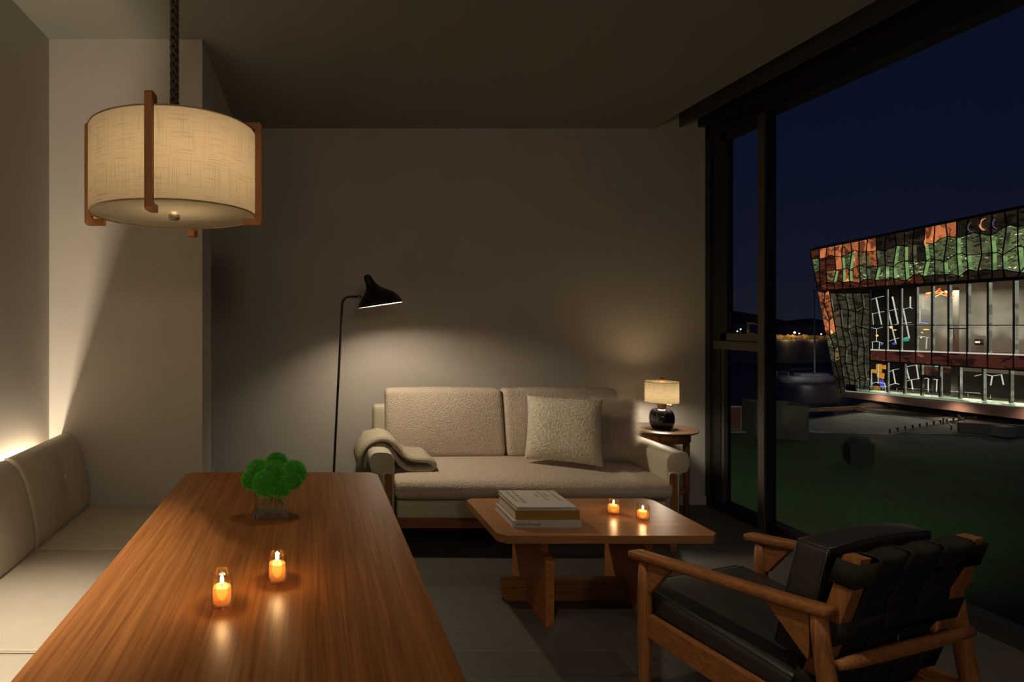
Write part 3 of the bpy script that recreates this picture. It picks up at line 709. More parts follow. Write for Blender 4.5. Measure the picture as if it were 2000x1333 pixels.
# ------------------------------------------------------------------ books
M_cover = plain('white_book_cover', (.50, .46, .42), .5)
M_pages = plain('book_pages', (.52, .47, .41), .8, noise_amt=.1, nscale=60)
M_gold = plain('gold_cloth_cover', (.34, .20, .05), .42, metal=.35)
M_grey = plain('grey_book_cover', (.42, .39, .37), .5)
M_ink = plain('brown_ink', (.12, .08, .05), .6)
M_goldink = plain('gold_foil_ink', (.26, .20, .085), .4, metal=.3)
def book(nm, x0, x1, y0, y1, z0, z1, cv, label, cov=.0025, pgm=None):
    b_ = thing(nm, label, 'book', ((x0+x1)/2, (y0+y1)/2, z0), 'books stacked on the coffee table')
    bm = bmesh.new(); add_box(bm, x0+.003, x1-.003, y0+.004, y1-.004, z0+cov, z1-cov); link('page_block', bm, pgm or M_pages, b_)
    bm = bmesh.new(); add_box(bm, x0, x1, y0, y1, z0, z0+cov); add_box(bm, x0, x1, y0, y1, z1-cov, z1); add_box(bm, x0, x1, y0, y0+cov, z0+cov, z1-cov)
    link('cover', bm, cv, b_); return b_
z0 = .425
b1 = book('art_book', .908, 1.222, 2.681, 2.944, z0, z0+.030, M_grey, 'pale grey book with brown lettering on its spine, at the bottom of the stack')
text('spine_title', 'Alicja Kwade', .0185, M_ink, b1, (.922, 2.6808, z0+.0085), (1, 0, 0), (0, 0, 1), sx=1.18)
text('spine_emblem', 'II\nV:', .010, M_goldink, b1, (1.192, 2.6808, z0+.017), (1, 0, 0), (0, 0, 1))
b2 = book('art_book', .926, 1.219, 2.694, 2.948, z0+.030, z0+.073, M_gold, 'thick book in gold cloth with pale pages, in the middle of the stack', .0035)
bm = bmesh.new(); add_tube(bm, [(1.2185, 2.80, z0+.055), (1.229, 2.785, z0+.044), (1.237, 2.755, z0+.020), (1.240, 2.735, z0+.004), (1.238, 2.728, z0+.002)], .0022, 8); link('ribbon', bm, M_black, b2, sm=60)
bm = bmesh.new(); add_tube(bm, [(.9285, 2.703, z0+.050), (.925, 2.7028, z0+.050)], .0022, 10); link('ribbon_end', bm, M_black, b2)
b3 = book('art_book', .931, 1.208, 2.698, 2.966, z0+.073, z0+.088, M_cover, 'thin white book with gold foil lettering, on top of the stack', .002)
zt = z0+.0881
for body, px, py, s in (('FRANOUSES', .957, 2.945, .024), ('WOHRLMAND', .987, 2.962, .024), ('ESSI', 1.085, 2.905, .021), ('PROTOCHV', 1.110, 2.945, .021), ('EXILE', 1.135, 2.925, .021), ('GUTTERGRIST', 1.168, 2.962, .021)):
    text('cover_lettering', body, s, M_goldink, b3, (px, py, zt), (0, -1, 0), (1, 0, 0), ext=.0003, sx=1.28)
text('spine_lettering', 'GATOCHIKGAXHINDONKIDDK - ITA', .0118, M_ink, b3, (.938, 2.6978, z0+.0765), (1, 0, 0), (0, 0, 1), ext=.0003, sx=1.22)
# ------------------------------------------------------------------ votive candles
M_votive = thin_glass('votive_glass', (.99, .985, .97), refl=.6)
m, t, b = newmat('amber_candle_wax'); t.nodes.remove(b)
d1 = t.nodes.new('ShaderNodeBsdfDiffuse'); d1.inputs[0].default_value = (.95, .62, .28, 1); d2 = t.nodes.new('ShaderNodeBsdfTranslucent'); d2.inputs[0].default_value = (1, .46, .11, 1)
mx = t.nodes.new('ShaderNodeMixShader'); mx.inputs[0].default_value = .65; t.links.new(d1.outputs[0], mx.inputs[1]); t.links.new(d2.outputs[0], mx.inputs[2]); t.links.new(mx.outputs[0], t.nodes['Material Output'].inputs[0])
M_wax = m
M_flame = emis('candle_flame', (1.0, .80, .46), 22)
M_wick = plain('wick', (.02, .015, .01), .8)
def candle(loc, r, h, wax, power, label):
    c = thing('votive_candle', label, 'candle', loc, 'lit votive candles in glass cups')
    x, y, z = loc
    bm = bmesh.new(); add_lathe(bm, (x, y, z), [(0, 0), (r*.93, 0), (r, .002), (r, h*.5), (r, h-.001), (r-.0008, h), (r-.0016, h-.001), (r-.002, h*.5), (r-.0025, .008), (r-.006, .006), (0, .006)], 48); link('glass_cup', bm, M_votive, c, sm=40)
    bm = bmesh.new(); rw = r-.0038; add_lathe(bm, (x, y, z), [(0, .0065), (rw*.9, .0065), (rw, .010), (rw, wax-.002), (rw-.0015, wax), (rw*.5, wax-.0015), (.003, wax-.002), (0, wax-.002)], 40); link('wax', bm, M_wax, c, sm=50)
    bm = bmesh.new(); add_tube(bm, [(x, y, z+wax-.003), (x+.0004, y, z+wax+.004), (x+.001, y, z+wax+.007)], .0007, 6); link('wick', bm, M_wick, c)
    bm = bmesh.new(); fz = z+wax+.005; add_lathe(bm, (x, y, fz), [(0, 0), (.0022, .0015), (.0040, .005), (.0042, .0085), (.0030, .014), (.0012, .019), (0, .0215)], 16); link('flame', bm, M_flame, c, sm=80)
    light('candle_light', 'POINT', (x, y, fz+.011), power, (1, .56, .22), .006, c)
    light('added_wax_glow', 'POINT', (x, y, z+wax-.011), .028, (1, .75, .42), .006, c)  # light added inside the wax in place of scattered flame light
    return c
def on_table(px, py, zt):
    Y = (H-zt)*F/(py-CY); return ((px-CX)/F*Y, Y, zt)
c1 = candle(on_table(433.5, 1183, .7505), .0232, .074, .042, .75, 'lit amber candle in a glass on the dining table, the nearer of that pair')
c2 = candle(on_table(541.5, 1136, .7505), .0230, .066, .044, .75, 'lit amber candle in a glass on the dining table, behind and right of its neighbour')
c3 = candle(on_table(1198.5, 1003, .4255), .0285, .066, .040, .75, 'lit candle in a glass on the coffee table, the one nearer the books')
c4 = candle(on_table(1255.5, 1014, .4255), .0285, .066, .038, .75, 'lit candle in a glass on the coffee table, nearer its right edge')
# ------------------------------------------------------------------ vase and moss
M_vase = thin_glass('clear_vase_glass', (.975, .985, .975), refl=1.3)
M_moss = plain('bright_green_moss', (.10, .56, .05), .8, noise_amt=.35, nscale=60)
M_mosscore = plain('moss_core', (.03, .18, .015), .9)
M_stem = plain('olive_stem', (.20, .17, .05), .7)
vx, vy, vz = on_table(532, 1006, .7505)
VW = .0515
vs_ = thing('glass_vase', 'small square clear glass vase holding green moss on the dining table', 'vase', (vx, vy, vz))
bm = bmesh.new(); hh = .082; g = .004
def sq(r, z): return [(vx-r, vy-r, vz+z), (vx+r, vy-r, vz+z), (vx+r, vy+r, vz+z), (vx-r, vy+r, vz+z)]
lp = [sq(VW, 0), sq(VW, hh), sq(VW-g, hh), sq(VW-g-.002, .013)]
vv = [[bm.verts.new(p) for p in l_] for l_ in lp]
bm.faces.new(vv[0][::-1]); bm.faces.new(vv[-1])
for a, c in zip(vv, vv[1:]):
    for i in range(4): bm.faces.new((a[i], a[(i+1) % 4], c[(i+1) % 4], c[i]))
bev(bm, .0022, 2, 30)
link('glass_body', bm, M_vase, vs_, sm=30)
bm = bmesh.new(); add_box(bm, vx-VW+.007, vx+VW-.007, vy-VW+.007, vy+VW-.007, vz+.0135, vz+.048); link('water', bm, thin_glass('vase_water', (.975, .98, .96), refl=.4, ior=1.33), vs_)
ms = thing('moss_arrangement', 'cluster of bright green moss balls with short stems standing in the glass vase', 'plant', (vx, vy, vz+.015), )
def mball(px, py, dy, rpx):
    Y = vy+dy; c = W(px, py, Y); r = rpx/F*Y; bm = bmesh.new()
    bmesh.ops.create_icosphere(bm, subdivisions=3, radius=r*.88, matrix=Matrix.Translation(c))
    o = link('moss_ball', bm, M_mosscore, ms, sm=80)
    bm = bmesh.new()
    for _ in range(int(5200*(rpx/30)**2)):
        d = Vector((rnd.gauss(0, 1), rnd.gauss(0, 1), rnd.gauss(0, 1))).normalized()
        p = c+d*r*.84; e2 = (d+Vector((rnd.gauss(0, .28), rnd.gauss(0, .28), rnd.gauss(0, .28)+.1))).normalized()*r*rnd.uniform(.12, .24)
        s_ = e2.cross(Vector((rnd.gauss(0, 1), rnd.gauss(0, 1), rnd.gauss(0, 1)))).normalized()*.0007
        bm.faces.new([bm.verts.new(q) for q in (p-s_, p+s_, p+e2*.6+s_*.7, p+e2)])
    q = link('moss_fibres', bm, M_moss, o, keep=True); q['kind'] = 'stuff'
for a in ((505, 922, .0, 25), (541, 906, .035, 23), (537, 925, -.01, 27), (574, 925, .005, 26), (490, 938, -.005, 20), (520, 944, -.03, 29), (571, 938, -.02, 20), (545, 948, -.025, 26)): mball(*a)
for k in range(9):
    a = k*2*PI/9+.3; bm = bmesh.new()
    q0 = Vector((vx+.006*math.cos(a), vy+.006*math.sin(a), vz+.082)); q1 = Vector((vx+.018*math.cos(a), vy+.018*math.sin(a), vz+.062)); q2 = Vector((vx+.034*math.cos(a), vy+.034*math.sin(a), vz+.030))
    add_tube(bm, [q0, q1, q2], [.0045, .003, .0022], 8); link('stem', bm, M_stem, ms, sm=60)
# ================================================================== armchair
M_chairwood = wood('oiled_oak_chair', (.215, .078, .024), (.40, .165, .055), 'y', 1.4, .38)
M_chairz = wood('oiled_oak_chair_upright', (.215, .078, .024), (.40, .165, .055), 'z', 1.4, .38)
M_bleather = plain('black_leather', (.030, .025, .020), .43, spec=.7, bump=.05, bscale=350)
M_strap = plain('dark_canvas_webbing', (.034, .030, .024), .95, spec=.1, bump=.5, bscale=500)
M_thread = plain('leather_seam', (.035, .03, .025), .4)
O_ = Vector((1.093, 2.04, 0)); wv_ = Vector((.953, .303, 0)); bv_ = Vector((.303, -.953, 0))
def Q(u, v, z): return O_+wv_*u+bv_*v+Vector((0, 0, z))
ac = thing('lounge_armchair', 'oak lounge armchair with black leather cushions and webbed back, facing the sofa', 'armchair', Q(.3, .3, 0))
WCH = .60
for s in (0, 1):
    mu = (lambda u: u) if s == 0 else (lambda u: WCH-u)
    # armrest rising slightly to the rear
    bm = bmesh.new(); secs = []
    for v, zt_, wd_, th_ in ((-.004, .566, .052, .022), (.0, .569, .054, .027), (.15, .589, .050, .026), (.35, .614, .045, .025), (.52, .634, .047, .026), (.595, .645, .048, .027), (.600, .645, .047, .025)):
        c0 = .0; k_ = .0035; secs.append([bm.verts.new(Q(mu(a), v, z)) for a, z in ((c0, zt_-k_), (c0+k_, zt_), (c0+wd_-k_, zt_), (c0+wd_, zt_-k_), (c0+wd_, zt_-th_+k_), (c0+wd_-k_, zt_-th_), (c0+k_, zt_-th_), (c0, zt_-th_+k_))])
    for a, c in zip(secs, secs[1:]):
        for i in range(8): bm.faces.new((a[i], a[(i+1) % 8], c[(i+1) % 8], c[i]))
    bm.faces.new(secs[0]); bm.faces.new(secs[-1][::-1]); link('armrest', bm, M_chairwood, ac, sm=35)
    bm = bmesh.new(); add_tube(bm, [Q(mu(.026), .042, z) for z in (0, .15, .30, .45, .545)], [.015, .019, .022, .022, .019], 20); link('front_leg', bm, M_chairz, ac, sm=50)
    bm = bmesh.new(); add_tube(bm, [Q(mu(.024), v, z) for v, z in ((.655, 0), (.635, .15), (.612, .32), (.592, .45), (.578, .55), (.572, .618))], [.015, .020, .023, .022, .020, .019], 20); link('rear_leg', bm, M_chairz, ac, sm=50)
    # corner brackets under the arm
    for pf in ([(.062, .548), (.062, .452), (.073, .452), (.140, .548), (.150, .563)], [(.555, .607), (.555, .535), (.553, .50), (.55, .49), (.44, .598)]):
        bm = bmesh.new(); A_ = [Q(mu(.016), v, z) for v, z in pf]; d_ = wv_*(.022 if s == 0 else -.022); add_prism(bm, A_, d_); bev(bm, .002, 1, 20); link('corner_bracket', bm, M_chairwood, ac)
    bm = bmesh.new(); A_ = [Q(mu(.014), v, z) for v, z in ((.045, .300), (.045, .372), (.59, .352), (.59, .265))]; add_prism(bm, A_, wv_*(.026 if s == 0 else -.026)); bev(bm, .003, 2, 20); link('side_rail', bm, M_chairwood, ac)
    # back post, leaning
    bm = bmesh.new(); ub = .072 if s == 0 else WCH-.072
    def po(v, z, hw_, hd_): return [Q(ub-hw_, v-hd_, z), Q(ub+hw_, v-hd_, z), Q(ub+hw_, v+hd_, z), Q(ub-hw_, v+hd_, z)]
    vsx = [[bm.verts.new(p) for p in po(*a)] for a in ((.505, .34, .018, .016), (.555, .50, .020, .020), (.61, .70, .020, .021), (.628, .778, .019, .019))]
    bm.faces.new(vsx[0][::-1]); bm.faces.new(vsx[-1])
    for a, c in zip(vsx, vsx[1:]):
        for i in range(4): bm.faces.new((a[i], a[(i+1) % 4], c[(i+1) % 4], c[i]))
    bev(bm, .004, 2, 30); link('back_post', bm, M_chairz, ac)
bm = bmesh.new(); add_tube(bm, [Q(u, .612, .505) for u in (.03, .1, .3, .5, WCH-.03)], [.011, .015, .0165, .015, .011], 20, squash=1.1); link('rear_rail', bm, M_chairwood, ac, sm=50)
bm = bmesh.new(); A_ = [Q(.03, .05, z) for z in (.30, .36)]; add_hex(bm, [Q(.035, .035, .30), Q(.035, .062, .30), Q(.035, .062, .362), Q(.035, .035, .362)], [Q(WCH-.035, .035, .30), Q(WCH-.035, .062, .30), Q(WCH-.035, .062, .362), Q(WCH-.035, .035, .362)]); bev(bm, .003, 2); link('front_rail', bm, M_chairwood, ac)
bm = bmesh.new(); add_hex(bm, [Q(.035, .50, .265), Q(.035, .53, .265), Q(.035, .53, .33), Q(.035, .50, .33)], [Q(WCH-.035, .50, .265), Q(WCH-.035, .53, .265), Q(WCH-.035, .53, .33), Q(WCH-.035, .50, .33)]); bev(bm, .003, 2); link('seat_cross_rail', bm, M_chairwood, ac)
# webbing: bands round the posts, uprights hanging over the top band
def vback(z): return .505+(z-.34)*.285
def loopband(z0_, z1_):
    bm = bmesh.new(); ua, uz = .048, WCH-.048
    for za, zb in ((z0_, z1_),):
        outl = []
        for z in (za, zb):
            vv_ = vback(z); sag = .010
            o_ = [(ua, vv_-.026), (ua, vv_+.026), ((ua+uz)/2, vv_+.026-sag), (uz, vv_+.026), (uz, vv_-.026), ((ua+uz)/2, vv_-.026+sag*.3)]
            outl.append([Q(a, b_2, z) for a, b_2 in o_])
        i_ = []
        va = [bm.verts.new(p) for p in outl[0]]; vb = [bm.verts.new(p) for p in outl[1]]
        for k in range(6): bm.faces.new((va[k], va[(k+1) % 6], vb[(k+1) % 6], vb[k]))
    o = link('webbing_band', bm, M_strap, ac, sm=40); md = o.modifiers.new('s', 'SOLIDIFY'); md.thickness = .003; md.offset = 1
for z0_, z1_ in ((.700, .766), (.535, .60), (.375, .44)): loopband(z0_, z1_)
for u0, u1 in ((.108, .230), (.240, .362), (.372, .492)):
    bm = bmesh.new(); path = []
    for z, dv in ((.32, .018), (.38, .030), (.44, .028), (.50, .012), (.565, .031), (.63, .018), (.70, .026), (.745, .030), (.768, .030)): path.append((vback(z)+dv, z))
    path += [(vback(.772)+.022, .774), (vback(.772)-.010, .774), (vback(.76)-.030, .762), (vback(.7)-.030, .70)]
    rings = [[bm.verts.new(Q(u, v-.008*math.sin(PI*(u-.05)/.5)+.003*noise.noise(Vector((u*20, z*12, 0))), z+.004*math.cos((u-u0)/(u1-u0)*2*PI)*(1 if z > .74 else 0))) for u in [u0+(u1-u0)*k/8 for k in range(9)]] for v, z in path]
    for a, c in zip(rings, rings[1:]):
        for i in range(8): bm.faces.new((a[i], a[i+1], c[i+1], c[i]))
    o = link('webbing_strap', bm, M_strap, ac, sm=80); md = o.modifiers.new('s', 'SOLIDIFY'); md.thickness = .003; md.offset = 0
# cushions in chair space, mapped through Q
def chair_fn(f):
    return lambda p: Q(*f(p))
def seatmap(p):   # p.x=u, p.y=v, p.z=z
    k = p.y/.5; return (p.x, p.y, p.z-.045*k*(1 if True else 0))
bm = bmesh.new()
def rbx(bm, args, f, **k): rbox(bm, *args, fn=lambda p: Q(*f(p)), **k)
# rbox works around its own centre, so the map is exact in chair coordinates
rbx(bm, (.052, .548, -.012, .505, .357, .452), seatmap, r=.022, n=18, crown=(.006, .004, .026))
sc_ = link('seat_cushion', bm, M_bleather, ac, sm=80)
def seam(bm, pts, r=.0019): add_tube(bm, pts, r, 7)
bm = bmesh.new()
def sm_(u, v, z): return Q(*seatmap(Vector((u, v, z))))
for zz in (.4455, .3635):
    seam(bm, [sm_(.0545, v, zz) for v in [i*.045+.0 for i in range(12)]], .0022); seam(bm, [sm_(u, -.0125, zz) for u in (.075, .2, .4, .525)])
link('seam', bm, M_thread, sc_, sm=60)
def backmap(p): # p.x=u, p.y=thickness across, p.z=z
    return (p.x, p.y+.418+(p.z-.455)*.19, p.z+.012*math.sin(PI*max(0, min(1, (p.x-.08)/.46)))*(1 if p.z > .7 else 0))
bm = bmesh.new(); rbx(bm, (.085, .515, 0, .082, .452, .768), backmap, r=.012, n=16, crown=(.003, .010, .012)); bc_ = link('back_cushion', bm, M_bleather, ac, sm=70)
bm = bmesh.new()
def bmq(u, t_, z): return Q(*backmap(Vector((u, t_, z))))
for tt in (.004, .078):
    seam(bm, [bmq(.0865, tt, z) for z in (.46, .55, .65, .76)]); seam(bm, [bmq(u, tt, .767) for u in (.09, .2, .3, .4, .51)]); seam(bm, [bmq(.5135, tt, z) for z in (.46, .6, .76)])
seam(bm, [bmq(.087, t_, .766) for t_ in (.006, .04, .076)])
link('seam', bm, M_thread, bc_, sm=60)
# ================================================================== outside: ground, water, far shore
ZG, ZW = -6.0, -8.04
def G(px, py, z=ZG):
    Y = (H-z)*F/(py-CY); return Vector(((px-CX)/F*Y, Y, z))
m, t, b = newmat('night_lawn'); L = t.links.new
tcn = t.nodes.new('ShaderNodeTexCoord'); n = t.nodes.new('ShaderNodeTexNoise'); n.inputs['Scale'].default_value = 5; n.inputs['Detail'].default_value = 8; n.inputs['Roughness'].default_value = .75
n3 = t.nodes.new('ShaderNodeTexNoise'); n3.inputs['Scale'].default_value = .22; n3.inputs['Detail'].default_value = 3
r = t.nodes.new('ShaderNodeValToRGB'); r.color_ramp.elements[0].position = .3; r.color_ramp.elements[0].color = (.022, .060, .007, 1); r.color_ramp.elements[1].position = .72; r.color_ramp.elements[1].color = (.075, .14, .022, 1)
r3 = t.nodes.new('ShaderNodeValToRGB'); r3.color_ramp.elements[0].position = .35; r3.color_ramp.elements[0].color = (1, .62, .45, 1); r3.color_ramp.elements[1].position = .6; r3.color_ramp.elements[1].color = (.7, 1.0, .75, 1)
mx = t.nodes.new('ShaderNodeMix'); mx.data_type = 'RGBA'; mx.blend_type = 'MULTIPLY'; mx.inputs[0].default_value = 1
L(tcn.outputs['Object'], n.inputs['Vector']); L(tcn.outputs['Object'], n3.inputs['Vector']); L(n.outputs[0], r.inputs[0]); L(n3.outputs[0], r3.inputs[0]); L(r.outputs[0], mx.inputs[6]); L(r3.outputs[0], mx.inputs[7]); L(mx.outputs[2], b.inputs['Base Color'])
setp(b, Roughness=.9); bu = t.nodes.new('ShaderNodeBump'); bu.inputs['Strength'].default_value = .6; bu.inputs['Distance'].default_value = .05; L(n.outputs[0], bu.inputs['Height']); L(bu.outputs[0], b.inputs['Normal'])
M_lawn = m
M_asph = plain('dark_asphalt', (.030, .032, .032), .9, noise_amt=.2, nscale=2)
M_conc = plain('pale_concrete', (.24, .22, .19), .9, noise_amt=.25, nscale=.6)
M_conc2 = plain('weathered_concrete', (.045, .038, .032), .9, noise_amt=.3, nscale=1.2)
M_rust = plain('rusty_edge', (.18, .07, .035), .8, noise_amt=.3, nscale=2)
m, t, b = newmat('sea_water'); L = t.links.new
setp(b, Base_Color=(.010, .022, .085, 1), Roughness=.5); b.inputs['Specular IOR Level'].default_value = .5; tcn = t.nodes.new('ShaderNodeTexCoord'); mp = t.nodes.new('ShaderNodeMapping'); mp.inputs['Scale'].default_value = (.35, 1.0, 1)
n = t.nodes.new('ShaderNodeTexNoise'); n.inputs['Scale'].default_value = .9; n.inputs['Detail'].default_value = 6; bu = t.nodes.new('ShaderNodeBump'); bu.inputs['Strength'].default_value = .9; bu.inputs['Distance'].default_value = .5
L(tcn.outputs['Object'], mp.inputs[0]); L(mp.outputs[0], n.inputs['Vector']); L(n.outputs[0], bu.inputs['Height']); L(bu.outputs[0], b.inputs['Normal'])
M_sea = m
bm = bmesh.new(); quad(bm, [(-200, 30, ZW), (5200, 30, ZW), (5200, 6000, ZW), (-200, 6000, ZW)]); struct('sea', bm, M_sea)
# quay: lawn, path, plaza
E1 = G(1350, 818); E1b = G(1585, 818); E2 = G(1752, 796); E3 = G(2500, 790)
bm = bmesh.new(); pts = [(3.1, -40, ZG), (140, -40, ZG), (140, E3.y, ZG), E3, E2, E1b, E1, (3.1, E1.y, ZG)]
pts = [Vector(p) for p in pts]
add_prism(bm, [p-Vector((0, 0, 3)) for p in pts], (0, 0, 3)); struct('ground', bm, M_asph)
def slab(nm, pts, z, mat, kind=True):
    bm = bmesh.new(); add_prism(bm, [Vector((p.x, p.y, ZG-.05)) for p in pts], (0, 0, z-ZG+.05)); return struct(nm, bm, mat)
slab('lawn', [Vector((3.15, -30, 0)), Vector((120, -30, 0)), G(2600, 905), G(2000, 885), G(1760, 868), G(1516, 861), G(1380, 856), Vector((3.15, G(1380, 856).y, 0))], ZG+.03, M_lawn)
slab('plaza', [G(1380, 846), G(1585, 845), G(1745, 850), G(1922, 812), G(2000, 818), G(2100, 800), G(1752, 799), G(1585, 822), G(1380, 824)], ZG+.06, M_conc)
slab('forecourt', [G(1935, 812), G(2000, 822), G(2300, 840), G(2300, 870), G(1990, 852), G(1800, 850), G(1770, 846)], ZG+.05, plain('reddish_paving', (.15, .115, .105), .9, noise_amt=.2, nscale=1.5))
# rusty coping along the quay edge
cq = bmesh.new(); add_bar(cq, E1b+Vector((-9, .6, .12)), E2+Vector((0, 0, .12)), .5, .24); struct('quay_edge', cq, M_rust)
# dark round basin in the plaza
M_pool = plain('dark_basin', (.035, .022, .016), .9, noise_amt=.4, nscale=3)
c0 = G(1757, 806.5); bm = bmesh.new(); add_lathe(bm, (0, 0, 0), [(0, .10), (1, .10), (1, 0), (0, 0)], 48)
for v in bm.verts: v.co = Vector((c0.x+v.co.x*2.95, c0.y+v.co.y*2.6, ZG+v.co.z))
o = link('basin', bm, M_pool, loc=tuple(c0)); tag(o, 'dark round basin sunk in the pale plaza below the glass building', 'basin')
bm = bmesh.new(); bmesh.ops.create_uvsphere(bm, u_segments=24, v_segments=10, radius=1)
c1_ = G(1762, 806)
for v in bm.verts: v.co = Vector((c1_.x-0.2+v.co.x*1.5, c1_.y+2.2+v.co.y*.8, ZG+.08+max(0, v.co.z)*.45+.05*noise.noise(v.co*3)))
o = link('rubble_mound', bm, M_pool, loc=(c1_.x, c1_.y+2, ZG), sm=80); tag(o, 'low dark mound behind the round basin on the plaza', 'mound')
# kerb with small lamps crossing the plaza
M_white = plain('pale_stone_edge', (.42, .39, .34), .8)
a_, b__ = G(1738, 845, ZG+.1), G(1920, 812, ZG+.1)
kb = thing('plaza_kerb', 'pale stone kerb with dark posts running diagonally across the plaza', 'kerb', tuple(a_))
bm = bmesh.new(); add_bar(bm, a_, b__, .10, .14); link('kerb_stone', bm, M_white, kb)
for i in range(15):
    p = a_.lerp(b__, i/14); bm = bmesh.new(); add_bar(bm, p+Vector((-.1, -.1, -.04)), p+Vector((-.1, -.1, .24)), .07); link('post', bm, M_black, kb)
# ramp wall and handrails on the right of the plaza
rw = thing('ramp_wall', 'low purplish ramp wall with thin handrails right of the plaza', 'wall', tuple(G(1870, 846)))
M_ramp = plain('purplish_render', (.12, .095, .10), .9)
bm = bmesh.new(); add_bar(bm, G(1872, 846)+Vector((0, 0, .35)), G(2060, 856)+Vector((0, 0, .35)), .25, .7); link('parapet', bm, M_ramp, rw)
for p, q in (((1842, 830), (1858, 842)), ((1872, 825), (1898, 845))):
    P_, Q_ = G(*p)+Vector((0, 0, .5)), G(*q)+Vector((0, 0, .35)); bm = bmesh.new(); add_tube(bm, [P_-Vector((0, 0, .5)), P_, Q_, Q_-Vector((0, 0, .35))], .04, 8); link('handrail', bm, M_black, rw)
# big concrete planter by the quay
pl = thing('planter_box', 'big dark concrete planter box with a pale rim at the edge of the lawn', 'planter', tuple(G(1550, 858)))
pA, pB = G(1478, 855), G(1580, 862)
hP = 2.15
bm = bmesh.new(); d = Vector((.8, 2.4, 0))
lo = [pA, pB, pB+d, pA+d]; hi = [p+Vector((0, 0, hP)) for p in lo]; cc = sum(hi, Vector())/4
inn = [cc+(p-cc)*.86 for p in hi]; dn = [p-Vector((0, 0, .35)) for p in inn]
vv = [[bm.verts.new(p) for p in l_] for l_ in (lo, hi, inn, dn)]
bm.faces.new(vv[0][::-1]); bm.faces.new(vv[3])
for a, c in zip(vv, vv[1:]):
    for i in range(4): bm.faces.new((a[i], a[(i+1) % 4], c[(i+1) % 4], c[i]))
link('box_body', bm, M_conc2, pl)
# wall and reddish cabinet behind, left of the mullion
bw = G(1424, 842); bm = bmesh.new(); p = G(1398, 838); q = G(1449, 838); add_prism(bm, [p, q, q+Vector((.2, .9, 0)), p+Vector((.2, .9, 0))], (0, 0, 1.5)); bev(bm, .03, 1)
cb = thing('utility_cabinet', 'reddish brown cabinet with a pale edge beyond the lawn, left of the planter box', 'cabinet', tuple(p)); link('cabinet_body', bm, plain('brick_red_paint', (.12, .03, .02), .8), cb)
bm = bmesh.new(); add_bar(bm, q+Vector((-.02, -.05, 0)), q+Vector((-.02, -.05, 1.52)), .10); add_bar(bm, p+Vector((0, -.05, 1.53)), q+Vector((0, -.05, 1.53)), .08); link('pale_edge', bm, M_white, cb)
lw = thing('low_wall', 'dark low wall with a pale plinth between the red cabinet and the planter box', 'wall', tuple(G(1462, 838)))
bm = bmesh.new(); add_bar(bm, G(1460, 836)+Vector((0, 0, .85)), G(1486, 836)+Vector((0, 0, .85)), .3, 1.3); link('wall_body', bm, M_conc2, lw)
bm = bmesh.new(); add_bar(bm, G(1460, 838)+Vector((0, 0, .12)), G(1486, 838)+Vector((0, 0, .12)), .5, .25); link('plinth', bm, M_white, lw)
# dark hut on the lawn
hA, hB = G(1661, 911), G(1708, 911); bm = bmesh.new(); dd = Vector((.9, 1.38, 0)); hh_ = 1.12
A_ = [hA, hB, hB+Vector((0, 0, hh_)), (hA+hB)/2+Vector((-.15, 0, hh_+.04)), hA+Vector((0, 0, hh_-.18))]
add_prism(bm, A_, dd); bev(bm, .02, 1)
ht_ = thing('utility_hut', 'small dark hut standing alone on the green lawn', 'hut', tuple(hA)); link('hut_body', bm, plain('dark_green_panel', (.02, .022, .018), .7), ht_)
bm = bmesh.new(); add_prism(bm, [A_[4]+Vector((-.04, -.04, .0)), A_[3]+Vector((0, -.04, .0)), A_[2]+Vector((.04, -.04, 0)), A_[2]+Vector((.04, -.04, .05)), A_[3]+Vector((0, -.04, .06)), A_[4]+Vector((-.04, -.04, .05))], dd*1.05); link('hut_roof', bm, M_asph, ht_)
# small bin on the forecourt
bA = G(1959, 856); bm = bmesh.new(); add_box(bm, bA.x, bA.x+.82, bA.y, bA.y+.7, ZG+.05, ZG+.70); bev(bm, .03, 1)
o = link('stone_block', bm, plain('mauve_block', (.20, .155, .145), .9), loc=tuple(bA)); tag(o, 'small mauve block on the dark path at the right of the lawn', 'block')
# breakwater and far causeway
M_rock = plain('breakwater_rock', (.05, .05, .055), .9, noise_amt=.5, nscale=.5)
Yj = (H-ZW)*F/84; bm = bmesh.new(); add_box(bm, 60, 175, Yj, Yj+1.2, ZW, ZW+.45); o = link('jetty', bm, M_rock, loc=(60, Yj, ZW)); tag(o, 'thin dark jetty line across the water behind the sailing boat', 'jetty')
rk = random.Random(5)
bm = bmesh.new(); Yc = 330
M_rocklit = plain('lit_boulders', (.42, .31, .14), .9, noise_amt=.6, nscale=.25)
for i in range(70):
    x = 232+i*1.75+rk.uniform(-.5, .5); t_ = bmesh.ops.create_icosphere(bm, subdivisions=1, radius=rk.uniform(1.2, 2.2), matrix=Matrix.Translation((x, Yc+rk.uniform(-1.5, 1.5), ZW+.7)))
add_box(bm, 215, 380, Yc, Yc+6, ZW-1, ZW+2.0)
o = link('rock_causeway', bm, M_rocklit, loc=(260, Yc, ZW)); tag(o, 'distant boulder causeway lit yellow at the water line', 'causeway')
M_lampglow = emis('sodium_glow', (1, .52, .16), 45); M_lampw = emis('white_glow', (1, .85, .6), 12)
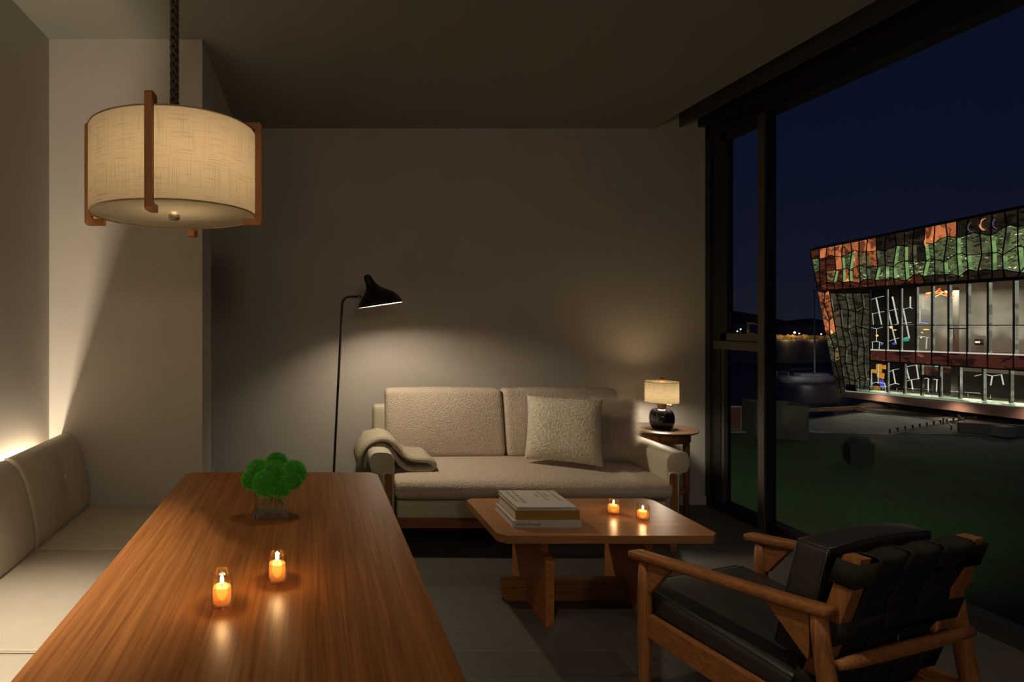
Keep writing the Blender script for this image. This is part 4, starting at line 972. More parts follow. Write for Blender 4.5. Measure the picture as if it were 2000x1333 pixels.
for px, py, Y, mat, lab in ((1552, 650, 326, M_lampglow, 'bright orange street lamp on the far causeway'), (1446.5, 643.5, 326, M_lampw, 'taller of the two far white lamp posts left of the window handle'), (1440, 647.5, 326, M_lampw, 'shorter of the two far white lamp posts left of the window handle'), (1604, 653, 326, M_lampw, 'slim pale lamp post on the causeway near the glass building'), (1561, 652, 326, M_lampw, 'faint white light just right of the orange causeway lamp')):
    p = W(px, py, Y); sl = thing('street_lamp', lab, 'street lamp', (p.x, p.y, ZW+2), 'far causeway lamps')
    bm = bmesh.new(); add_bar(bm, (p.x, p.y, ZW+2), p, .35); link('pole', bm, M_conc, sl)
    bm = bmesh.new(); bmesh.ops.create_icosphere(bm, subdivisions=2, radius=.5 if mat is M_lampglow else .3, matrix=Matrix.Translation(p)); link('lantern', bm, mat, sl)
p = W(1550, 648, 318); lgt = light('causeway_light', 'POINT', (p.x, Yc-7, ZW+6.5), 1500, (1, .60, .22), .5)
p = W(1606, 650, 318); light('causeway_light', 'POINT', (p.x, Yc-6, ZW+6.0), 900, (1, .60, .22), .5)
# hills across the bay
M_hill = plain('night_hills', (.035, .04, .055), 1.0)
def ridge(nm, pts, Y, lab):
    bm = bmesh.new(); top_ = [W(a, c, Y) for a, c in pts]; fr_ = [Vector((p.x, Y-250, ZW)) for p in top_]; bk = [Vector((p.x*1.03, Y+500, ZW)) for p in top_]
    A = [[bm.verts.new(p) for p in l_] for l_ in (fr_, top_, bk)]
    for a, c in zip(A, A[1:]):
        for i in range(len(a)-1): bm.faces.new((a[i], a[i+1], c[i+1], c[i]))
    o = link(nm, bm, M_hill, loc=(top_[0].x, Y, ZW)); tag(o, lab, 'hill')
ridge('mountain', [(1300, 612), (1400, 604), (1432, 607), (1455, 611), (1478, 615), (1520, 626), (1545, 630), (1580, 636), (1640, 640)], 2600, 'dark long mountain slope across the bay, left of the glass building')
ridge('mountain', [(1520, 640), (1560, 628), (1582, 622), (1600, 626), (1640, 630), (1700, 634), (2200, 636)], 3200, 'fainter low ridge across the bay, just behind the boat mast')
# sailing boat
Yb = (H-ZW)*F/(748-CY); M_hull = plain('white_boat_hull', (.75, .70, .72), .5)
xa, xb = W(1530, 748, Yb).x, W(1642, 748, Yb).x
sb = thing('sailing_boat', 'white sailing boat with bare mast moored beside the glass building', 'boat', ((xa+xb)/2, Yb, ZW))
bm = bmesh.new(); rows = []
for i in range(13):
    k = i/12; x = xa+(xb-xa)*k; wdt = 1.55*(math.sin(PI*min(1, (1-k)*1.15+.08)*.5))**.7*(1 if k > .05 else .8); hz = .95+.25*k; 
    rows.append([bm.verts.new((x+dx_, Yb+y, ZW+z)) for y, z, dx_ in ((0, -.3, 0), (-wdt*.7, -.05, 0), (-wdt, .45, 0), (-wdt, hz, -.25*(k < .05)), (0, hz+.12, -.25*(k < .05)), (wdt, hz, 0), (wdt, .45, 0), (wdt*.7, -.05, 0))])
for a, c in zip(rows, rows[1:]):
    for i in range(8): bm.faces.new((a[i], a[(i+1) % 8], c[(i+1) % 8], c[i]))
bm.faces.new(rows[0]); bm.faces.new(rows[-1][::-1]); link('hull', bm, M_hull, sb, sm=50)
bm = bmesh.new(); rbox(bm, xa+2.2, xa+6.6, Yb-.9, Yb+.9, ZW+1.0, ZW+1.55, r=.2, n=5); link('cabin', bm, M_hull, sb, sm=60)
bm = bmesh.new(); mx_ = W(1591, 700, Yb).x; add_tube(bm, [(mx_, Yb, ZW+1), (mx_, Yb, ZW+14.5)], [.11, .07], 8); link('mast', bm, M_hull, sb)
bm = bmesh.new(); add_tube(bm, [(mx_, Yb, ZW+2.2), (xa+1.2, Yb, ZW+2.1)], .09, 8); link('boom', bm, plain('sail_cover', (.10, .11, .16), .8), sb)
bm = bmesh.new(); add_tube(bm, [(mx_, Yb, ZW+14), (xb-.2, Yb, ZW+1.2)], .012, 5); link('rigging', bm, M_black, sb)
bm = bmesh.new(); add_tube(bm, [(mx_, Yb, ZW+14), (xa, Yb, ZW+1.2)], .012, 5); link('rigging', bm, M_black, sb)
bm = bmesh.new(); add_tube(bm, [(xa-.1, Yb-1.1, ZW+.9), (xa-.15, Yb-1.1, ZW+1.7), (xa-.15, Yb+1.1, ZW+1.7), (xa-.1, Yb+1.1, ZW+.9)], .04, 6); link('stern_rail', bm, M_hull, sb)
light('boat_fill', 'POINT', (xa+1.0, Yb-3.2, ZW+1.6), 15, (1, .85, .88), .2, sb)  # unseen lights added to brighten the boat
light('boat_fill', 'POINT', (xa+5.5, Yb-3.5, ZW+1.8), 9, (1, .85, .88), .2, sb)
# ================================================================== glass concert hall
YA = 53.0; A0 = W(1636.6, 774.5, YA); B0 = W(2000, 820, (H-A0.z)*F/(820-CY)); C0 = W(1582, 489, 53.0)
nrm = (B0-A0).cross(C0-A0).normalized()
if nrm.x > 0: nrm = -nrm           # outward, towards -x
def Fc(px, py, dep=0.0):
    """point of the facade plane (or dep metres inside it)"""
    d_ = Vector(((px-CX)/F, 1, -(py-CY)/F)); o_ = Vector((0, 0, H)); k = ((A0-nrm*dep)-o_).dot(nrm)/d_.dot(nrm); return o_+d_*k
bd = thing('concert_hall', 'glass concert hall at night with honeycomb facade in green glow and painted orange reflections', 'building', (A0.x+8, 46, ZG))
def lerp(a, b, t): return a+(b-a)*t
def edge_top(x): return lerp(489, 405, (x-1582)/(2000-1582))
def band_bot(x): return lerp(569, 543, (x-1619)/(2000-1619))
def mid_bot(x): return lerp(705, 723, (x-1698.6)/(1978.5-1698.6))
def slab_top(x): return lerp(763, 794, (x-1650.8)/(2000-1650.8))
def slab_bot(x): return lerp(774.5, 820, (x-1636.6)/(2000-1636.6))
def lx(y): return lerp(1582, 1636.6, (y-489)/(774.5-489))         # left silhouette
def lx2(y): return lerp(1619.4, 1650.8, (y-569)/(763-569))       # inner edge of the left strip
XR = 2075
M_edge = plain('dark_facade_steel', (.012, .011, .010), .5)
M_fin = plain('grey_green_fin', (.40, .42, .33), .6)
M_finl = plain('pale_steel_fin', (.55, .54, .46), .6)
def plate3(nm, pts, dep, th, mat, par, **k):
    bm = bmesh.new(); add_prism(bm, [Fc(a, c, dep) for a, c in pts], -nrm*th); return link(nm, bm, mat, par, **k)
PV = {
 'orange': [emissive_patches('reflection_orange_%d' % i, (.06, .017, .006), (.30, .085, .028), (.75, .36, .12), s_, sc, (.9, .7)) for i, (s_, sc) in enumerate(((1.6, 1.3), (1.2, 2.0), (2.4, 1.0)))],  # orange reflections on the glass put in as emission
 'green': [emissive_patches('pane_green_%d' % i, (.012, .016, .006), (.075, .090, .036), (.95, 1.0, .60), s_, sc) for i, (s_, sc) in enumerate(((1.5, 3.2), (1.1, 4.2), (2.0, 2.6)))],
 'amber': [emissive_patches('reflection_amber_0', (.05, .03, .012), (.26, .16, .06), (.85, .62, .30), .8, 1.4)],
 'olive': [emissive_patches('pane_olive_%d' % i, (.012, .012, .006), (.055, .050, .025), (.45, .40, .20), s_, 2.4) for i, s_ in enumerate((1.3, 1.7))],
 'dark': [emissive_patches('pane_dark_%d' % i, (.008, .006, .004), (.028, .018, .011), (.09, .05, .025), s_, 1.0) for i, s_ in enumerate((.6, .8))],
 'red': [emissive_patches('pane_red_0', (.03, .008, .004), (.12, .030, .014), (.30, .10, .04), .6, 1.4)],
}
rf = random.Random(11)
# ---- upper honeycomb band. Columns evenly spaced on the facade itself
x_edges = [1582, 1600.5]; xs_ = 1600.5
def facY(x): return Fc(x, 520).y
cur = 1600.5
while cur < XR:
    tgt = facY(cur)-.66; nx = cur
    while facY(nx) > tgt: nx += .25
    cur = nx; x_edges.append(cur)
ncol = len(x_edges)-1; NR = 4
def vrow(x, j):
    tp_, bt_ = edge_top(x)+1.2, band_bot(x)-3.5; fr_ = [0, .24 if x < 1700 else .22, .56, .86, 1.0][j] if x < 1690 else [0, .27, .60, .88, 1.0][j]
    return lerp(tp_, bt_, fr_)
jit = {}
def node(i, j):
    x = x_edges[min(i, ncol)]; y = vrow(x, j)
    if 0 < j < NR:
        k = (i*2+j*3) % 5; dy = [0, 5.5, 0, -4.5, 0][k]*(.6+.9*(x-1580)/400); dxx = [0, -1.6, 2.2, 0, -2.4][(i+j*2) % 5]*(1+.8*(x-1580)/400)
        y += dy; x += dxx if i > 0 else 0
    x0 = lx(y)
    if i == 0: x = x0
    return (max(x, x0), y)
panes = []
def cell_colour(x, y, j, i):
    if x < 1600: return rf.choice(('orange', 'green', 'dark', 'red'))
    if j == 0: return 'orange' if x < 1705 else ('dark' if not (1806 < x < 1830 or 1836 < x < 1862) else 'orange')
    if j == 1 and 1838 < x < 1858: return 'amber'  # tall orange reflection put in as glowing cells
    if j == 3: return 'red' if x < 1800 else 'dark'
    if x < 1640: return rf.choice(('orange', 'amber', 'red'))
    if x < 1720: return rf.choice(('orange', 'orange', 'amber', 'olive', 'green')) if j == 1 else rf.choice(('orange', 'olive', 'green', 'amber'))
    if x < 1800: return rf.choice(('dark', 'olive', 'green')) if j == 1 else rf.choice(('green', 'olive', 'green'))
    return rf.choice(('green', 'olive', 'green')) 
frame_bars = bmesh.new(); npane = 0; rest = {}
def bar(bm, p, q, wd_=.05, dep=-.04): add_bar(bm, Fc(*p, dep), Fc(*q, dep), wd_, .06, up=nrm)
for i in range(ncol):
    for j in range(NR):
        a, b_, c, d = node(i, j), node(i+1, j), node(i+1, j+1), node(i, j+1)
        poly = [a, b_, c, d]
        if (i+j) % 3 == 0 and 0 < j: poly.insert(1, ((a[0]+b_[0])/2, (a[1]+b_[1])/2-3.2))
        col_ = cell_colour((a[0]+b_[0])/2, a[1], j, i)
        mat = rf.choice(PV[col_]); bm = bmesh.new(); tilt = rf.uniform(.0, .10)
        add_prism(bm, [Fc(p[0], p[1], .0+(tilt if k > 1 else 0)) for k, p in enumerate(poly)], -nrm*.03)
        if npane < 78: link('window_pane', bm, mat, bd); npane += 1
        else: rest.setdefault(mat.name, []).append(bm)
        if j > 0:
            if len(poly) == 5: bar(frame_bars, poly[0], poly[1]); bar(frame_bars, poly[1], poly[2])
            else: bar(frame_bars, a, b_)
        bar(frame_bars, a, d)
for nmx, bl2 in rest.items():
    bm = bmesh.new()
    for s_ in bl2:
        me = bpy.data.meshes.new('t'); s_.to_mesh(me); s_.free(); bm.from_mesh(me); bpy.data.meshes.remove(me)
    o = link('window_panes', bm, MATS[nmx], bd); o['kind'] = 'stuff'
link('honeycomb_frame', frame_bars, M_edge, bd)
# steel fins behind the honeycomb edges, green light on them put in as emission
M_fing = emissive_patches('emissive_green_fin', (.10, .16, .06), (.20, .34, .11), (.40, .55, .28), 1.15, .5)
M_fino = emissive_patches('emissive_olive_fin', (.05, .05, .025), (.14, .16, .07), (.25, .26, .12), .7, .5)
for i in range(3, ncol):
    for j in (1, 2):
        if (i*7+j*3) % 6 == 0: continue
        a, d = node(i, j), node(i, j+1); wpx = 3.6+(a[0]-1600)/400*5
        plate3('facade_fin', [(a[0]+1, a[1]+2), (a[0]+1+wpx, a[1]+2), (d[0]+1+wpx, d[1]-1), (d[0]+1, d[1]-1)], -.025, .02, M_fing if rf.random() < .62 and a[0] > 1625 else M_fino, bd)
# left strip of the corner
ys_ = [569, 590, 622, 652, 678, 705, 735, 774.5]
sf_ = bmesh.new()
for k in range(len(ys_)-1):
    y0, y1 = ys_[k], ys_[k+1]; midx0, midx1 = (lx(y0)+lx2(min(y0, 763)))/2, (lx(y1)+lx2(min(y1, 763)))/2; sh = [3, -3, 2, -2, 3, -2, 0][k]
    for s_, (p0, p1, p2, p3) in enumerate((((lx(y0), y0), (midx0+sh, y0+4), (midx1-sh, y1+4 if k < 6 else y1), (lx(y1), y1)), ((midx0+sh, y0+4), (lx2(min(y0, 763)), y0-3), (lx2(min(y1, 763)), y1-3 if k < 6 else 763), (midx1-sh, y1+4 if k < 6 else y1)))):
        cl = 'orange' if k < 3 else ('olive' if k < 5 else 'dark')
        if k == 4 and s_ == 1: cl = 'amber'
        plate3('window_pane', [p0, p1, p2, p3], 0, .03, rf.choice(PV[cl]), bd)
        bar(sf_, p0, p1); bar(sf_, p1, p2)
link('corner_frame', sf_, M_edge, bd)
# beam between band and tall glazing, roof edge, slabs
plate3('band_beam', [(1617, 566), (XR, band_bot(XR)-3), (XR, band_bot(XR)+3.5), (1619, 572)], -.08, .3, plain('brown_beam', (.05, .032, .022), .6), bd)
plate3('roof_edge', [(1580, 487.5), (XR, edge_top(XR)-1.5), (XR, edge_top(XR)+1.5), (1581, 491)], -.1, .4, plain('roof_flashing', (.10, .045, .025), .5), bd)
plate3('terrace_edge', [(1650.8, 761.5), (XR, slab_top(XR)-1), (XR, slab_top(XR)+2.5), (1651, 765)], -.35, .6, emis('emissive_terrace_edge', (.42, .46, .34), .55), bd)  # slab edge emits in place of light on it
plate3('terrace_fascia', [(1648, 765), (XR, slab_top(XR)+2.5), (XR, slab_bot(XR)), (1636.6, 774.5)], -.12, .5, plain('pinkish_fascia', (.30, .17, .13), .7, noise_amt=.2, nscale=.4), bd)
# dark honeycomb field left of the tall windows
hf = bmesh.new(); hb = bmesh.new(); cols = [1620, 1634, 1650, 1666, 1682, 1698.6]; rows_ = [573, 606, 640, 676, 712, 740, 762]
M_dkp = [emissive_patches('pane_deep_%d' % i, (.014, .011, .006), (.050, .041, .024), (.10, .09, .05), s_, 1.2) for i, s_ in enumerate((.8, 1.0, 1.3))]
def nd2(i, j):
    y = rows_[j]+([0, 4, -3][(i+j) % 3] if 0 < j < 6 else 0); base = lx2(min(y, 763)); x = lerp(base, 1698.6, i/5)
    if 0 < i < 5: x += [0, 2.5, -2.5, 1.5][(i*2+j) % 4]
    return (x, y)
for i in range(5):
    for j in range(6):
        a, b_, c, d = nd2(i, j), nd2(i+1, j), nd2(i+1, j+1), nd2(i, j+1)
        mat = rf.choice(M_dkp) if not (j >= 5 and i > 0) else PV['olive'][0]
        bm = bmesh.new(); add_prism(bm, [Fc(*p, .25) for p in (a, b_, c, d)], -nrm*.03)
        link('window_pane', bm, mat, bd) if j < 3 and i < 4 else rest.setdefault('x', []) or link('glass_panel', bm, mat, bd)
        bar(hb, a, b_, .06, .2); bar(hb, a, d, .06, .2)
        if j < 5 and (i+j) % 2 == 0: add_bar(hf, Fc(a[0]+2.2, a[1]+3, .22), Fc(d[0]+2.2, d[1]-2, .22), .085, .03, up=nrm)
        if i >= 3: add_bar(hf, Fc(d[0]+2, d[1]-2, .22), Fc(c[0]-1, c[1]-2, .22), .05, .03, up=nrm)
link('shaded_honeycomb_frame', hb, M_edge, bd); link('shaded_honeycomb_fins', hf, emissive_patches('dim_fin', (.04, .038, .025), (.10, .095, .065), (.22, .21, .16), 1.0, .5), bd)  # these fins emit faintly, standing in for light on them
# ---- interior behind the tall windows
def inner(nm, pts, dep, th, mat, **k): return plate3(nm, pts, dep, th, mat, bd, **k)
M_intw = plain('board_marked_concrete', (.34, .31, .26), .9, noise_amt=.25, nscale=.7)
M_intd = plain('dark_interior', (.05, .04, .035), .9)
inner('concrete_wall', [(1790, 540), (2110, 520), (2110, 742), (1790, 718)], 5.0, .3, M_intw)
inner('inner_wall', [(1640, 562), (1792, 548), (1792, 768), (1668, 764)], 6.5, .2, M_intd)
inner('inner_wall', [(1790, 700), (2110, 705), (2110, 800), (1790, 790)], 5.6, .2, M_intd)
# floors (real slabs running inwards)
def floor_slab(nm, y0f, y1f, mat, xl=1698.6, dep=6):
    bm = bmesh.new(); a0, a1 = Fc(xl, y0f(xl)), Fc(XR, y0f(XR)); b0, b1 = Fc(xl, y1f(xl)), Fc(XR, y1f(XR)); inn_ = Vector((1, 0, 0))*dep
    add_hex(bm, [a0, a1, a1+inn_, a0+inn_], [b0, b1, b1+inn_, b0+inn_]); return link(nm, bm, mat, bd)
def sill(x): return lerp(682.5, 692, (x-1698.6)/280)
M_slabred = plain('red_brown_floor_band', (.24, .07, .045), .4, noise_amt=.4, nscale=.7)
floor_slab('floor_slab', lambda x: mid_bot(x)-1, lambda x: sill(x)+2, M_slabred)
inner('floor_edge_strip', [(1699, sill(1699)), (XR, sill(XR)), (XR, sill(XR)+2.6), (1699, sill(1699)+2.2)], -.06, .05, emis('emissive_floor_edge', (.75, .76, .62), .75))  # floor edge made to glow as if light fell on it
# red wavy ceiling reflections under the slab, put in as emission
inner('spandrel_glass', [(1699, sill(1699)+2), (XR, sill(XR)+2.6), (XR, mid_bot(XR)-1), (1699, mid_bot(1699)-1)], -.05, .02, emissive_patches('spandrel_red', (.02, .006, .005), (.085, .022, .014), (.28, .09, .05), .8, .9))
# mullions of the tall glazing: dark line plus pale fin behind it
mu_ = [1698.6, 1730, 1757.4, 1787.7, 1819, 1851, 1887.7, 1928, 1978.5, 2034]
M_fin_emit = emissive_patches('emissive_grey_fin', (.13, .12, .09), (.26, .25, .19), (.42, .42, .34), 1.25, .35)  # pale fins emit in place of hall light falling on them
M_hallglass = thin_glass('hall_glass', (.9, .9, .88), refl=.25)
for i, x in enumerate(mu_):
    yt, yb_ = band_bot(x)+3.5, mid_bot(x)
    inner('mullion', [(x-.9, yt), (x+.9, yt), (x+.9, yb_), (x-.9, yb_)], -.1, .12, M_edge)
    wpx = 3.2+(x-1700)/280*5.5
    if i > 0: inner('facade_fin', [(x+1, yt+1), (x+1+wpx, yt+1), (x+1+wpx, yb_), (x+1, yb_)], .02, .06, M_fin_emit)
    if i < len(mu_)-1:
        x2 = mu_[i+1]
        inner('window_pane', [(x, yt), (x2, band_bot(x2)+3.5), (x2, sill(x2)), (x, sill(x))], -.02, .02, M_hallglass)
inner('transom', [(1698.6, 635), (XR, 635), (XR, 636.4), (1698.6, 636.4)], -.12, .1, M_edge)
inner('transom', [(1851, 641.5), (1887.7, 641.5), (1887.7, 643.2), (1851, 643.2)], -.12, .1, M_edge)
inner('transom', [(1698.6, mid_bot(1698.6)-1), (XR, mid_bot(XR)-1), (XR, mid_bot(XR)+1.5), (1698.6, mid_bot(1698.6)+1.5)], -.12, .15, M_edge)
mu2 = [1698.6, 1731.6, 1764.6, 1797.6, 1834, 1872, 1918, 1971, 2026]
for i, x in enumerate(mu2):
    yt, yb_ = mid_bot(x)+1, slab_top(x)-1
    inner('mullion', [(x-.8, yt), (x+.8, yt), (x+.8, yb_), (x-.8, yb_)], .0, .12, M_edge)
    wpx = 3.4+(x-1700)/280*4
    if i > 0: inner('facade_fin', [(x+1, yt+1), (x+1+wpx, yt+1), (x+1+wpx, yb_), (x+1, yb_)], .1, .06, M_fin_emit)
    if i < len(mu2)-1:
        x2 = mu2[i+1]; inner('window_pane', [(x, yt), (x2, mid_bot(x2)+1), (x2, slab_top(x2)-1), (x, yb_)], .05, .02, M_hallglass)
# white far honeycomb seen through the hall, its lighting put in as emission
M_hc = emis('emissive_white_steel', (.56, .56, .47), 1.15)
wh = bmesh.new()
for (p, q, w_) in (((1701, 586), (1711, 582), 1.2), ((1711, 582), (1726, 579), 1.2), ((1711, 582), (1722, 635), 3.2), ((1703, 614), (1718, 610), 1.4), ((1718, 610), (1727, 609), 1.4), ((1704, 612), (1706, 636), 1.2), ((1733, 600), (1750, 672), 3.0), ((1743, 580), (1754, 632), 3.6), ((1733, 608), (1753, 604), 1.4), ((1733, 640), (1755, 632), 1.4), ((1735, 667), (1757, 660), 1.4),
                  ((1764, 603), (1776, 661), 3.4), ((1764, 604), (1778, 601), 1.3), ((1778, 601), (1782, 603), 1.3), ((1778, 580), (1778, 602), 3.2), ((1763, 632), (1780, 630), 1.4), ((1790, 605), (1808, 602), 1.3), ((1808, 602), (1815, 605), 1.3), ((1803, 580), (1803, 602), 3.2), ((1797, 606), (1797, 630), 2.8), ((1792, 633), (1797, 630), 1.4), ((1797, 630), (1812, 632), 1.4), ((1763, 662), (1776, 658), 1.4), ((1790, 659), (1797, 657), 1.4), ((1797, 657), (1814, 660), 1.4), ((1810, 660), (1809, 682), 2.4),
                  ((1701, 640), (1712, 643), 1.2), ((1712, 643), (1724, 639), 1.2), ((1712, 643), (1712, 668), 1.3), ((1701, 669), (1712, 667), 1.4), ((1712, 667), (1725, 671), 1.4), ((1704, 669), (1704, 682), 1.4), ((1718, 670), (1717, 682), 1.4)):
    P_, Q_ = Fc(*p, 3.0), Fc(*q, 3.0); add_bar(wh, P_, Q_, w_*.026, .04, up=nrm)
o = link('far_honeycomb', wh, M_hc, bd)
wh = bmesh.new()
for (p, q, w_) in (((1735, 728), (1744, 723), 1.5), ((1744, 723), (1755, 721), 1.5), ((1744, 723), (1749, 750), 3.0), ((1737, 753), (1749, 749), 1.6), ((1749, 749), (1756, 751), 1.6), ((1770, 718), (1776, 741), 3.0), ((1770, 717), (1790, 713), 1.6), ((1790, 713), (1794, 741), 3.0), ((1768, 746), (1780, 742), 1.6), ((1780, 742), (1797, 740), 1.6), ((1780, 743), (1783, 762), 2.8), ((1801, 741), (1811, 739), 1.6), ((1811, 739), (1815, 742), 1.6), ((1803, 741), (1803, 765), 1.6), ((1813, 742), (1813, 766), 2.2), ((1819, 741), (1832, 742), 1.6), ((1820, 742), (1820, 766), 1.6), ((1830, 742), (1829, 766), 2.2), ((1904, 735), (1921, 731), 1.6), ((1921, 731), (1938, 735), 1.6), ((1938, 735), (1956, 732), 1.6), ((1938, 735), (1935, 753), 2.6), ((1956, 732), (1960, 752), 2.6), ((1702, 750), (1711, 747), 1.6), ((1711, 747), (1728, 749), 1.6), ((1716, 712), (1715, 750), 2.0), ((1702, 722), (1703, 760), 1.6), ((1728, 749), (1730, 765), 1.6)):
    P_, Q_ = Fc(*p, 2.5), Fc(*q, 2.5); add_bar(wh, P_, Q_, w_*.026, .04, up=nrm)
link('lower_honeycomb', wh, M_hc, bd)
# glowing things inside
def blob(px, py, r, mat, dep=2.0, sx=1, sz=1, nm='interior_light'):
    c = Fc(px, py, dep); bm = bmesh.new(); bmesh.ops.create_icosphere(bm, subdivisions=2, radius=r)
    for v in bm.verts: v.co = Vector((v.co.x*sx, v.co.y*sx, v.co.z*sz))+c
    return link(nm, bm, mat, bd, sm=80)
ME = {'or': emis('glow_orange', (1, .38, .07), 2.6), 'rd': emis('glow_red', (1, .13, .03), 2.2), 'te': emis('glow_teal', (.03, .45, .28), .8), 'bl': emis('glow_blue', (.10, .10, .75), .7), 'cy': emis('glow_cyan', (.1, .8, .8), 1.2), 'wa': emis('glow_warm', (1, .75, .4), 2.0), 'am': emis('glow_amber_wall', (.85, .36, .04), .8), 'gr': emis('glow_green', (.15, .9, .12), 1.2), 'wh': emis('glow_white', (.9, .85, .7), .9)}
for px, py, r, mt, sx, sz in ((1713, 656, .09, 'or', 1, 1), (1740, 640, .09, 'or', 1, 1), (1748, 645, .07, 'or', 1.6, .6), (1769, 663.5, .17, 'te', 1.3, 1), (1792, 664, .12, 'te', 1.2, .6), (1747, 672, .10, 'bl', 1.6, .9), (1722, 673, .07, 'bl', 1, 1.6), (1806, 627, .09, 'bl', 3, .5), (1825, 634, .06, 'cy', 1.8, .7), (1809, 644, .10, 'or', 1.8, .5), (1801, 650, .06, 'or', 1.2, .7), (1799, 660, .05, 'wa', 1, 1), (1819, 563, .0, 'rd', 1, 1), (1735, 663, .03, 'wa', 1, 1), (1983, 637, .07, 'rd', 2.2, .4), (1985, 630, .05, 'rd', 2, .4), (1892, 577, .03, 'or', 1, 1), (1771, 737, .08, 'te', 1, 1), (1829, 716, .07, 'cy', 1.6, .5)):
    if r: blob(px, py, r, ME[mt], 2.0 if py < 700 else 1.5, sx, sz)
for k in range(15):
    a = rf.uniform(-1, 1); c = Fc(1836+a*24, 570+abs(a)*7+rf.uniform(-4, 5), 2.2); d_ = Vector((rf.uniform(-.2, .2), -1*(1 if a > 0 else -1), rf.uniform(-.9, -.1))).normalized()*rf.uniform(.15, .5)
    bm = bmesh.new(); add_bar(bm, c-d_, c+d_, rf.uniform(.03, .09)); link('red_light_sculpture', bm, ME['rd'] if k % 3 else ME['or'], bd)
for pts in ([(1711, 712), (1721, 712), (1721, 728), (1711, 726)], [(1722, 714), (1730, 714), (1730, 722), (1722, 721)], [(1712, 728), (1726, 730), (1725, 741), (1713, 737)], [(1702, 722), (1710, 723), (1711, 730), (1703, 728)], [(1706, 755), (1718, 757), (1718, 764), (1706, 763)]):
    inner('amber_wall_panel', pts, 3.2, .1, ME['am'])
inner('blue_panel', [(1717, 742), (1724, 743), (1726, 760), (1719, 757)], 3.0, .1, ME['bl'])
for pts in ([(1820, 715), (1880, 726), (1880, 733), (1820, 724)], [(1795, 716), (1818, 718), (1818, 738), (1797, 732)]):
    inner('red_ceiling_panel', pts, 3.4, .1, PV['red'][0])
# sign on the concrete wall, with an illegible line of light letters
inner('wall_sign', [(1903.5, 663), (1920, 663), (1920, 674.5), (1903.5, 674.5)], 4.7, .05, M_edge)
for k, a in enumerate((1904.6, 1906.4, 1908.0, 1910.6, 1912.2)):
    inner('sign_letter', [(a, 667.2), (a+1.2, 667.2), (a+1.2, 670.6), (a, 670.6)], 4.6, .02, ME['wa'])
# entrance door frame, columns
for pts in ([(1799, 733), (1836, 737), (1836, 739.5), (1799, 735.5)], [(1799, 733), (1801, 733), (1801, 768), (1799, 768)], [(1817, 736), (1819, 736), (1819, 771), (1817, 771)], [(1834, 737), (1836, 737), (1836, 774), (1834, 774)]):
    inner('entrance_frame', pts, -.02, .2, M_edge)
bm = bmesh.new(); p = Fc(1867, 690, 2.5); add_tube(bm, [(p.x, p.y, p.z-.2), (p.x, p.y, Fc(1867, 560, 2.5).z)], .17, 14); link('round_column', bm, M_intw, bd, sm=60)
bm = bmesh.new(); p = Fc(1866, 780, 2.0); add_tube(bm, [(p.x, p.y, p.z-.2), (p.x, p.y, Fc(1866, 716, 2.0).z)], .24, 14); link('round_column', bm, M_intd, bd, sm=60)
# terrace floor and glass balustrade
bm = bmesh.new(); a0, a1 = Fc(1650.8, 762.5), Fc(XR, slab_top(XR)); inn_ = Vector((8, 0, 0)); add_hex(bm, [a0-Vector((0, 0, .25)), a1-Vector((0, 0, .25)), a1+inn_-Vector((0, 0, .25)), a0+inn_-Vector((0, 0, .25))], [a0, a1, a1+inn_, a0+inn_]); link('terrace_floor', bm, M_intw, bd)
M_bal = thin_glass('balustrade_glass', (.86, .90, .84), refl=1.0)
bx = [1652, 1676, 1699, 1724, 1751, 1782, 1815, 1851, 1890, 1934, 1977, 2026]
for a, c in zip(bx, bx[1:]):
    inner('balustrade_panel', [(a+.5, slab_top(a)-12-(a-1650)*.022), (c-.5, slab_top(c)-12-(c-1650)*.022), (c-.5, slab_top(c)), (a+.5, slab_top(a))], -.45, .02, M_bal)
    inner('balustrade_clamp', [(a-1, slab_top(a)-8), (a+2.2, slab_top(a)-8), (a+2.2, slab_top(a)-6.5), (a-1, slab_top(a)-6.5)], -.5, .05, M_edge)
# pillar under the overhang, back and roof of the block
p = G(1718, 797); bm = bmesh.new(); add_box(bm, p.x, p.x+.9, p.y-.3, p.y+.5, ZG, A0.z+.1); link('support_pillar', bm, M_conc, bd)
bm = bmesh.new(); C1 = Fc(XR, edge_top(XR)); A1 = Fc(XR, slab_bot(XR)); deep = Vector((22, 0, 0))
off = nrm*-.5
# closed shell behind the glass: roof, underside, far wall, ends
def sh(nm, pts, mat):
    n_ = (pts[1]-pts[0]).cross(pts[2]-pts[0]).normalized(); bm = bmesh.new(); add_prism(bm, pts, n_*.15); return link(nm, bm, mat, bd)
sh('roof', [C0+off, C1+off, C1+deep, C0+deep], M_edge); sh('underside', [A0+off, A1+off, A1+deep, A0+deep], M_rust); sh('end_wall', [A0+off, C0+off, C0+deep, A0+deep], M_edge)
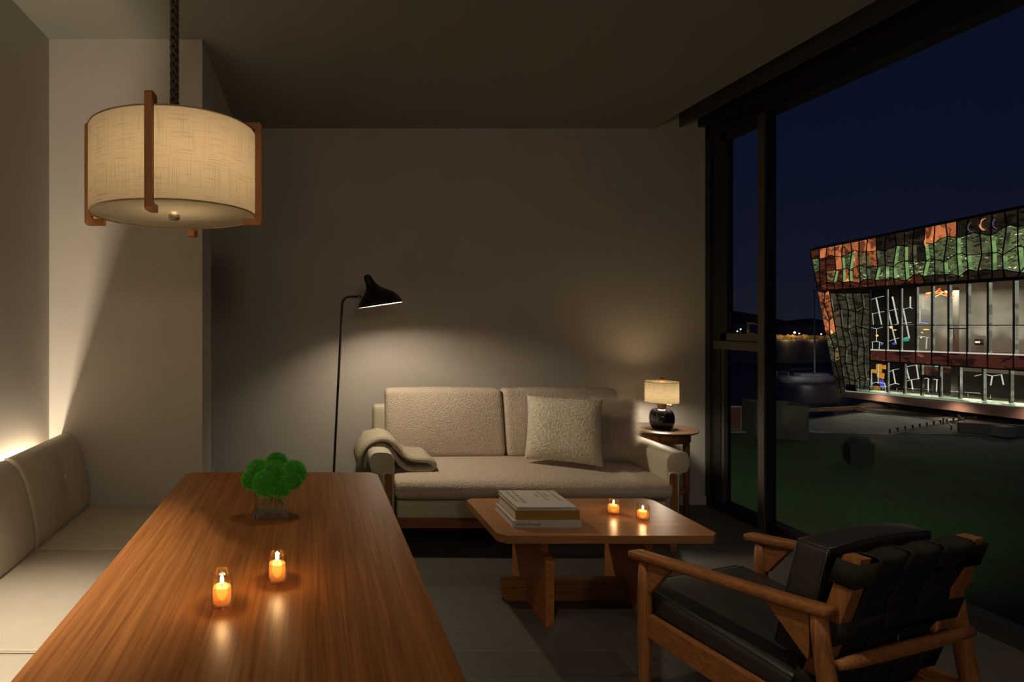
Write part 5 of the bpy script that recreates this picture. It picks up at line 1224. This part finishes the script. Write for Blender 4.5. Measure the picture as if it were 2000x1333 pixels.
# real lamps inside the hall (wall washers and hall lights) and along the terrace
for px in (1838, 1905, 1965): 
    p = Fc(px, 640, 4.2); light('wall_washer', 'SPOT', (p.x, p.y, p.z-1.7), 130, (.95, .93, .80), .15, bd, rot=(PI, .25, 0), spot=1.5, blend=.8)
for px, dep in ((1760, 3.5), (1850, 2.5), (1940, 2.0)):
    p = Fc(px, band_bot(px)+14, dep); light('hall_ceiling_light', 'AREA', p, 170, (1, .93, .78), (2.5, 2.5), bd)
for px in (1720, 1800, 1900, 1990):
    p = Fc(px, slab_top(px)-28, .9); light('terrace_light', 'AREA', (p.x, p.y, p.z), 190, (1, .95, .78), (1.5, 2.0), bd)
# spots added at the hall to brighten plaza and lawn
for px, py, e_, c_ in ((1700, 770, 150, (1, .78, .55)), (1850, 790, 160, (1, .74, .52)), (1990, 800, 120, (1, .70, .52))):
    p = Fc(px, py, -1.0); light('added_floodlight', 'SPOT', p, e_, c_, .3, bd, rot=(0, math.radians(-38), 0), spot=2.3, blend=1.0)
# floodlight added above our own window, out of view, to brighten the lawn
fl_ = thing('added_floodlight', 'small floodlight added out of view on the outer wall above the room window', 'floodlight', (XW+.5, 1.5, CEIL+1.2))
bm = bmesh.new(); add_box(bm, XW+.25, XW+.6, 1.35, 1.65, CEIL+1.1, CEIL+1.3); bev(bm, .01, 1); link('housing', bm, M_black, fl_)
light('added_floodlight_beam', 'SPOT', (XW+.7, 1.5, CEIL+1.05), 15000, (.95, 1, .72), .15, fl_, rot=Vector((29, 41, -9.2)).to_track_quat('-Z', 'Y').to_euler(), spot=math.radians(40), blend=1.0)

for px, py, rx, rz, mt in ((1926, 438, .34, .40, 'rg'), (1904, 443, .40, .38, 'vi'), (1950, 436, .3, .36, 'vi'), (1813, 470, .22, .55, 'rg')):  # glowing arcs stand in for reflections on the hall glass
    if 'rg' not in ME: ME['rg'] = emis('ring_reflection_orange', (1, .40, .14), .75); ME['vi'] = emis('ring_reflection_violet', (.16, .12, .15), .8)
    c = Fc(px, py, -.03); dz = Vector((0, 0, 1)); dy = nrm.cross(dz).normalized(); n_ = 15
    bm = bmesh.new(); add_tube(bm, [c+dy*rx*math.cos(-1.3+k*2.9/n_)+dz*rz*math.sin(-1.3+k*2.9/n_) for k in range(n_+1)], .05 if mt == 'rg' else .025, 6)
    link('ring_reflection', bm, ME[mt], bd, sm=60)
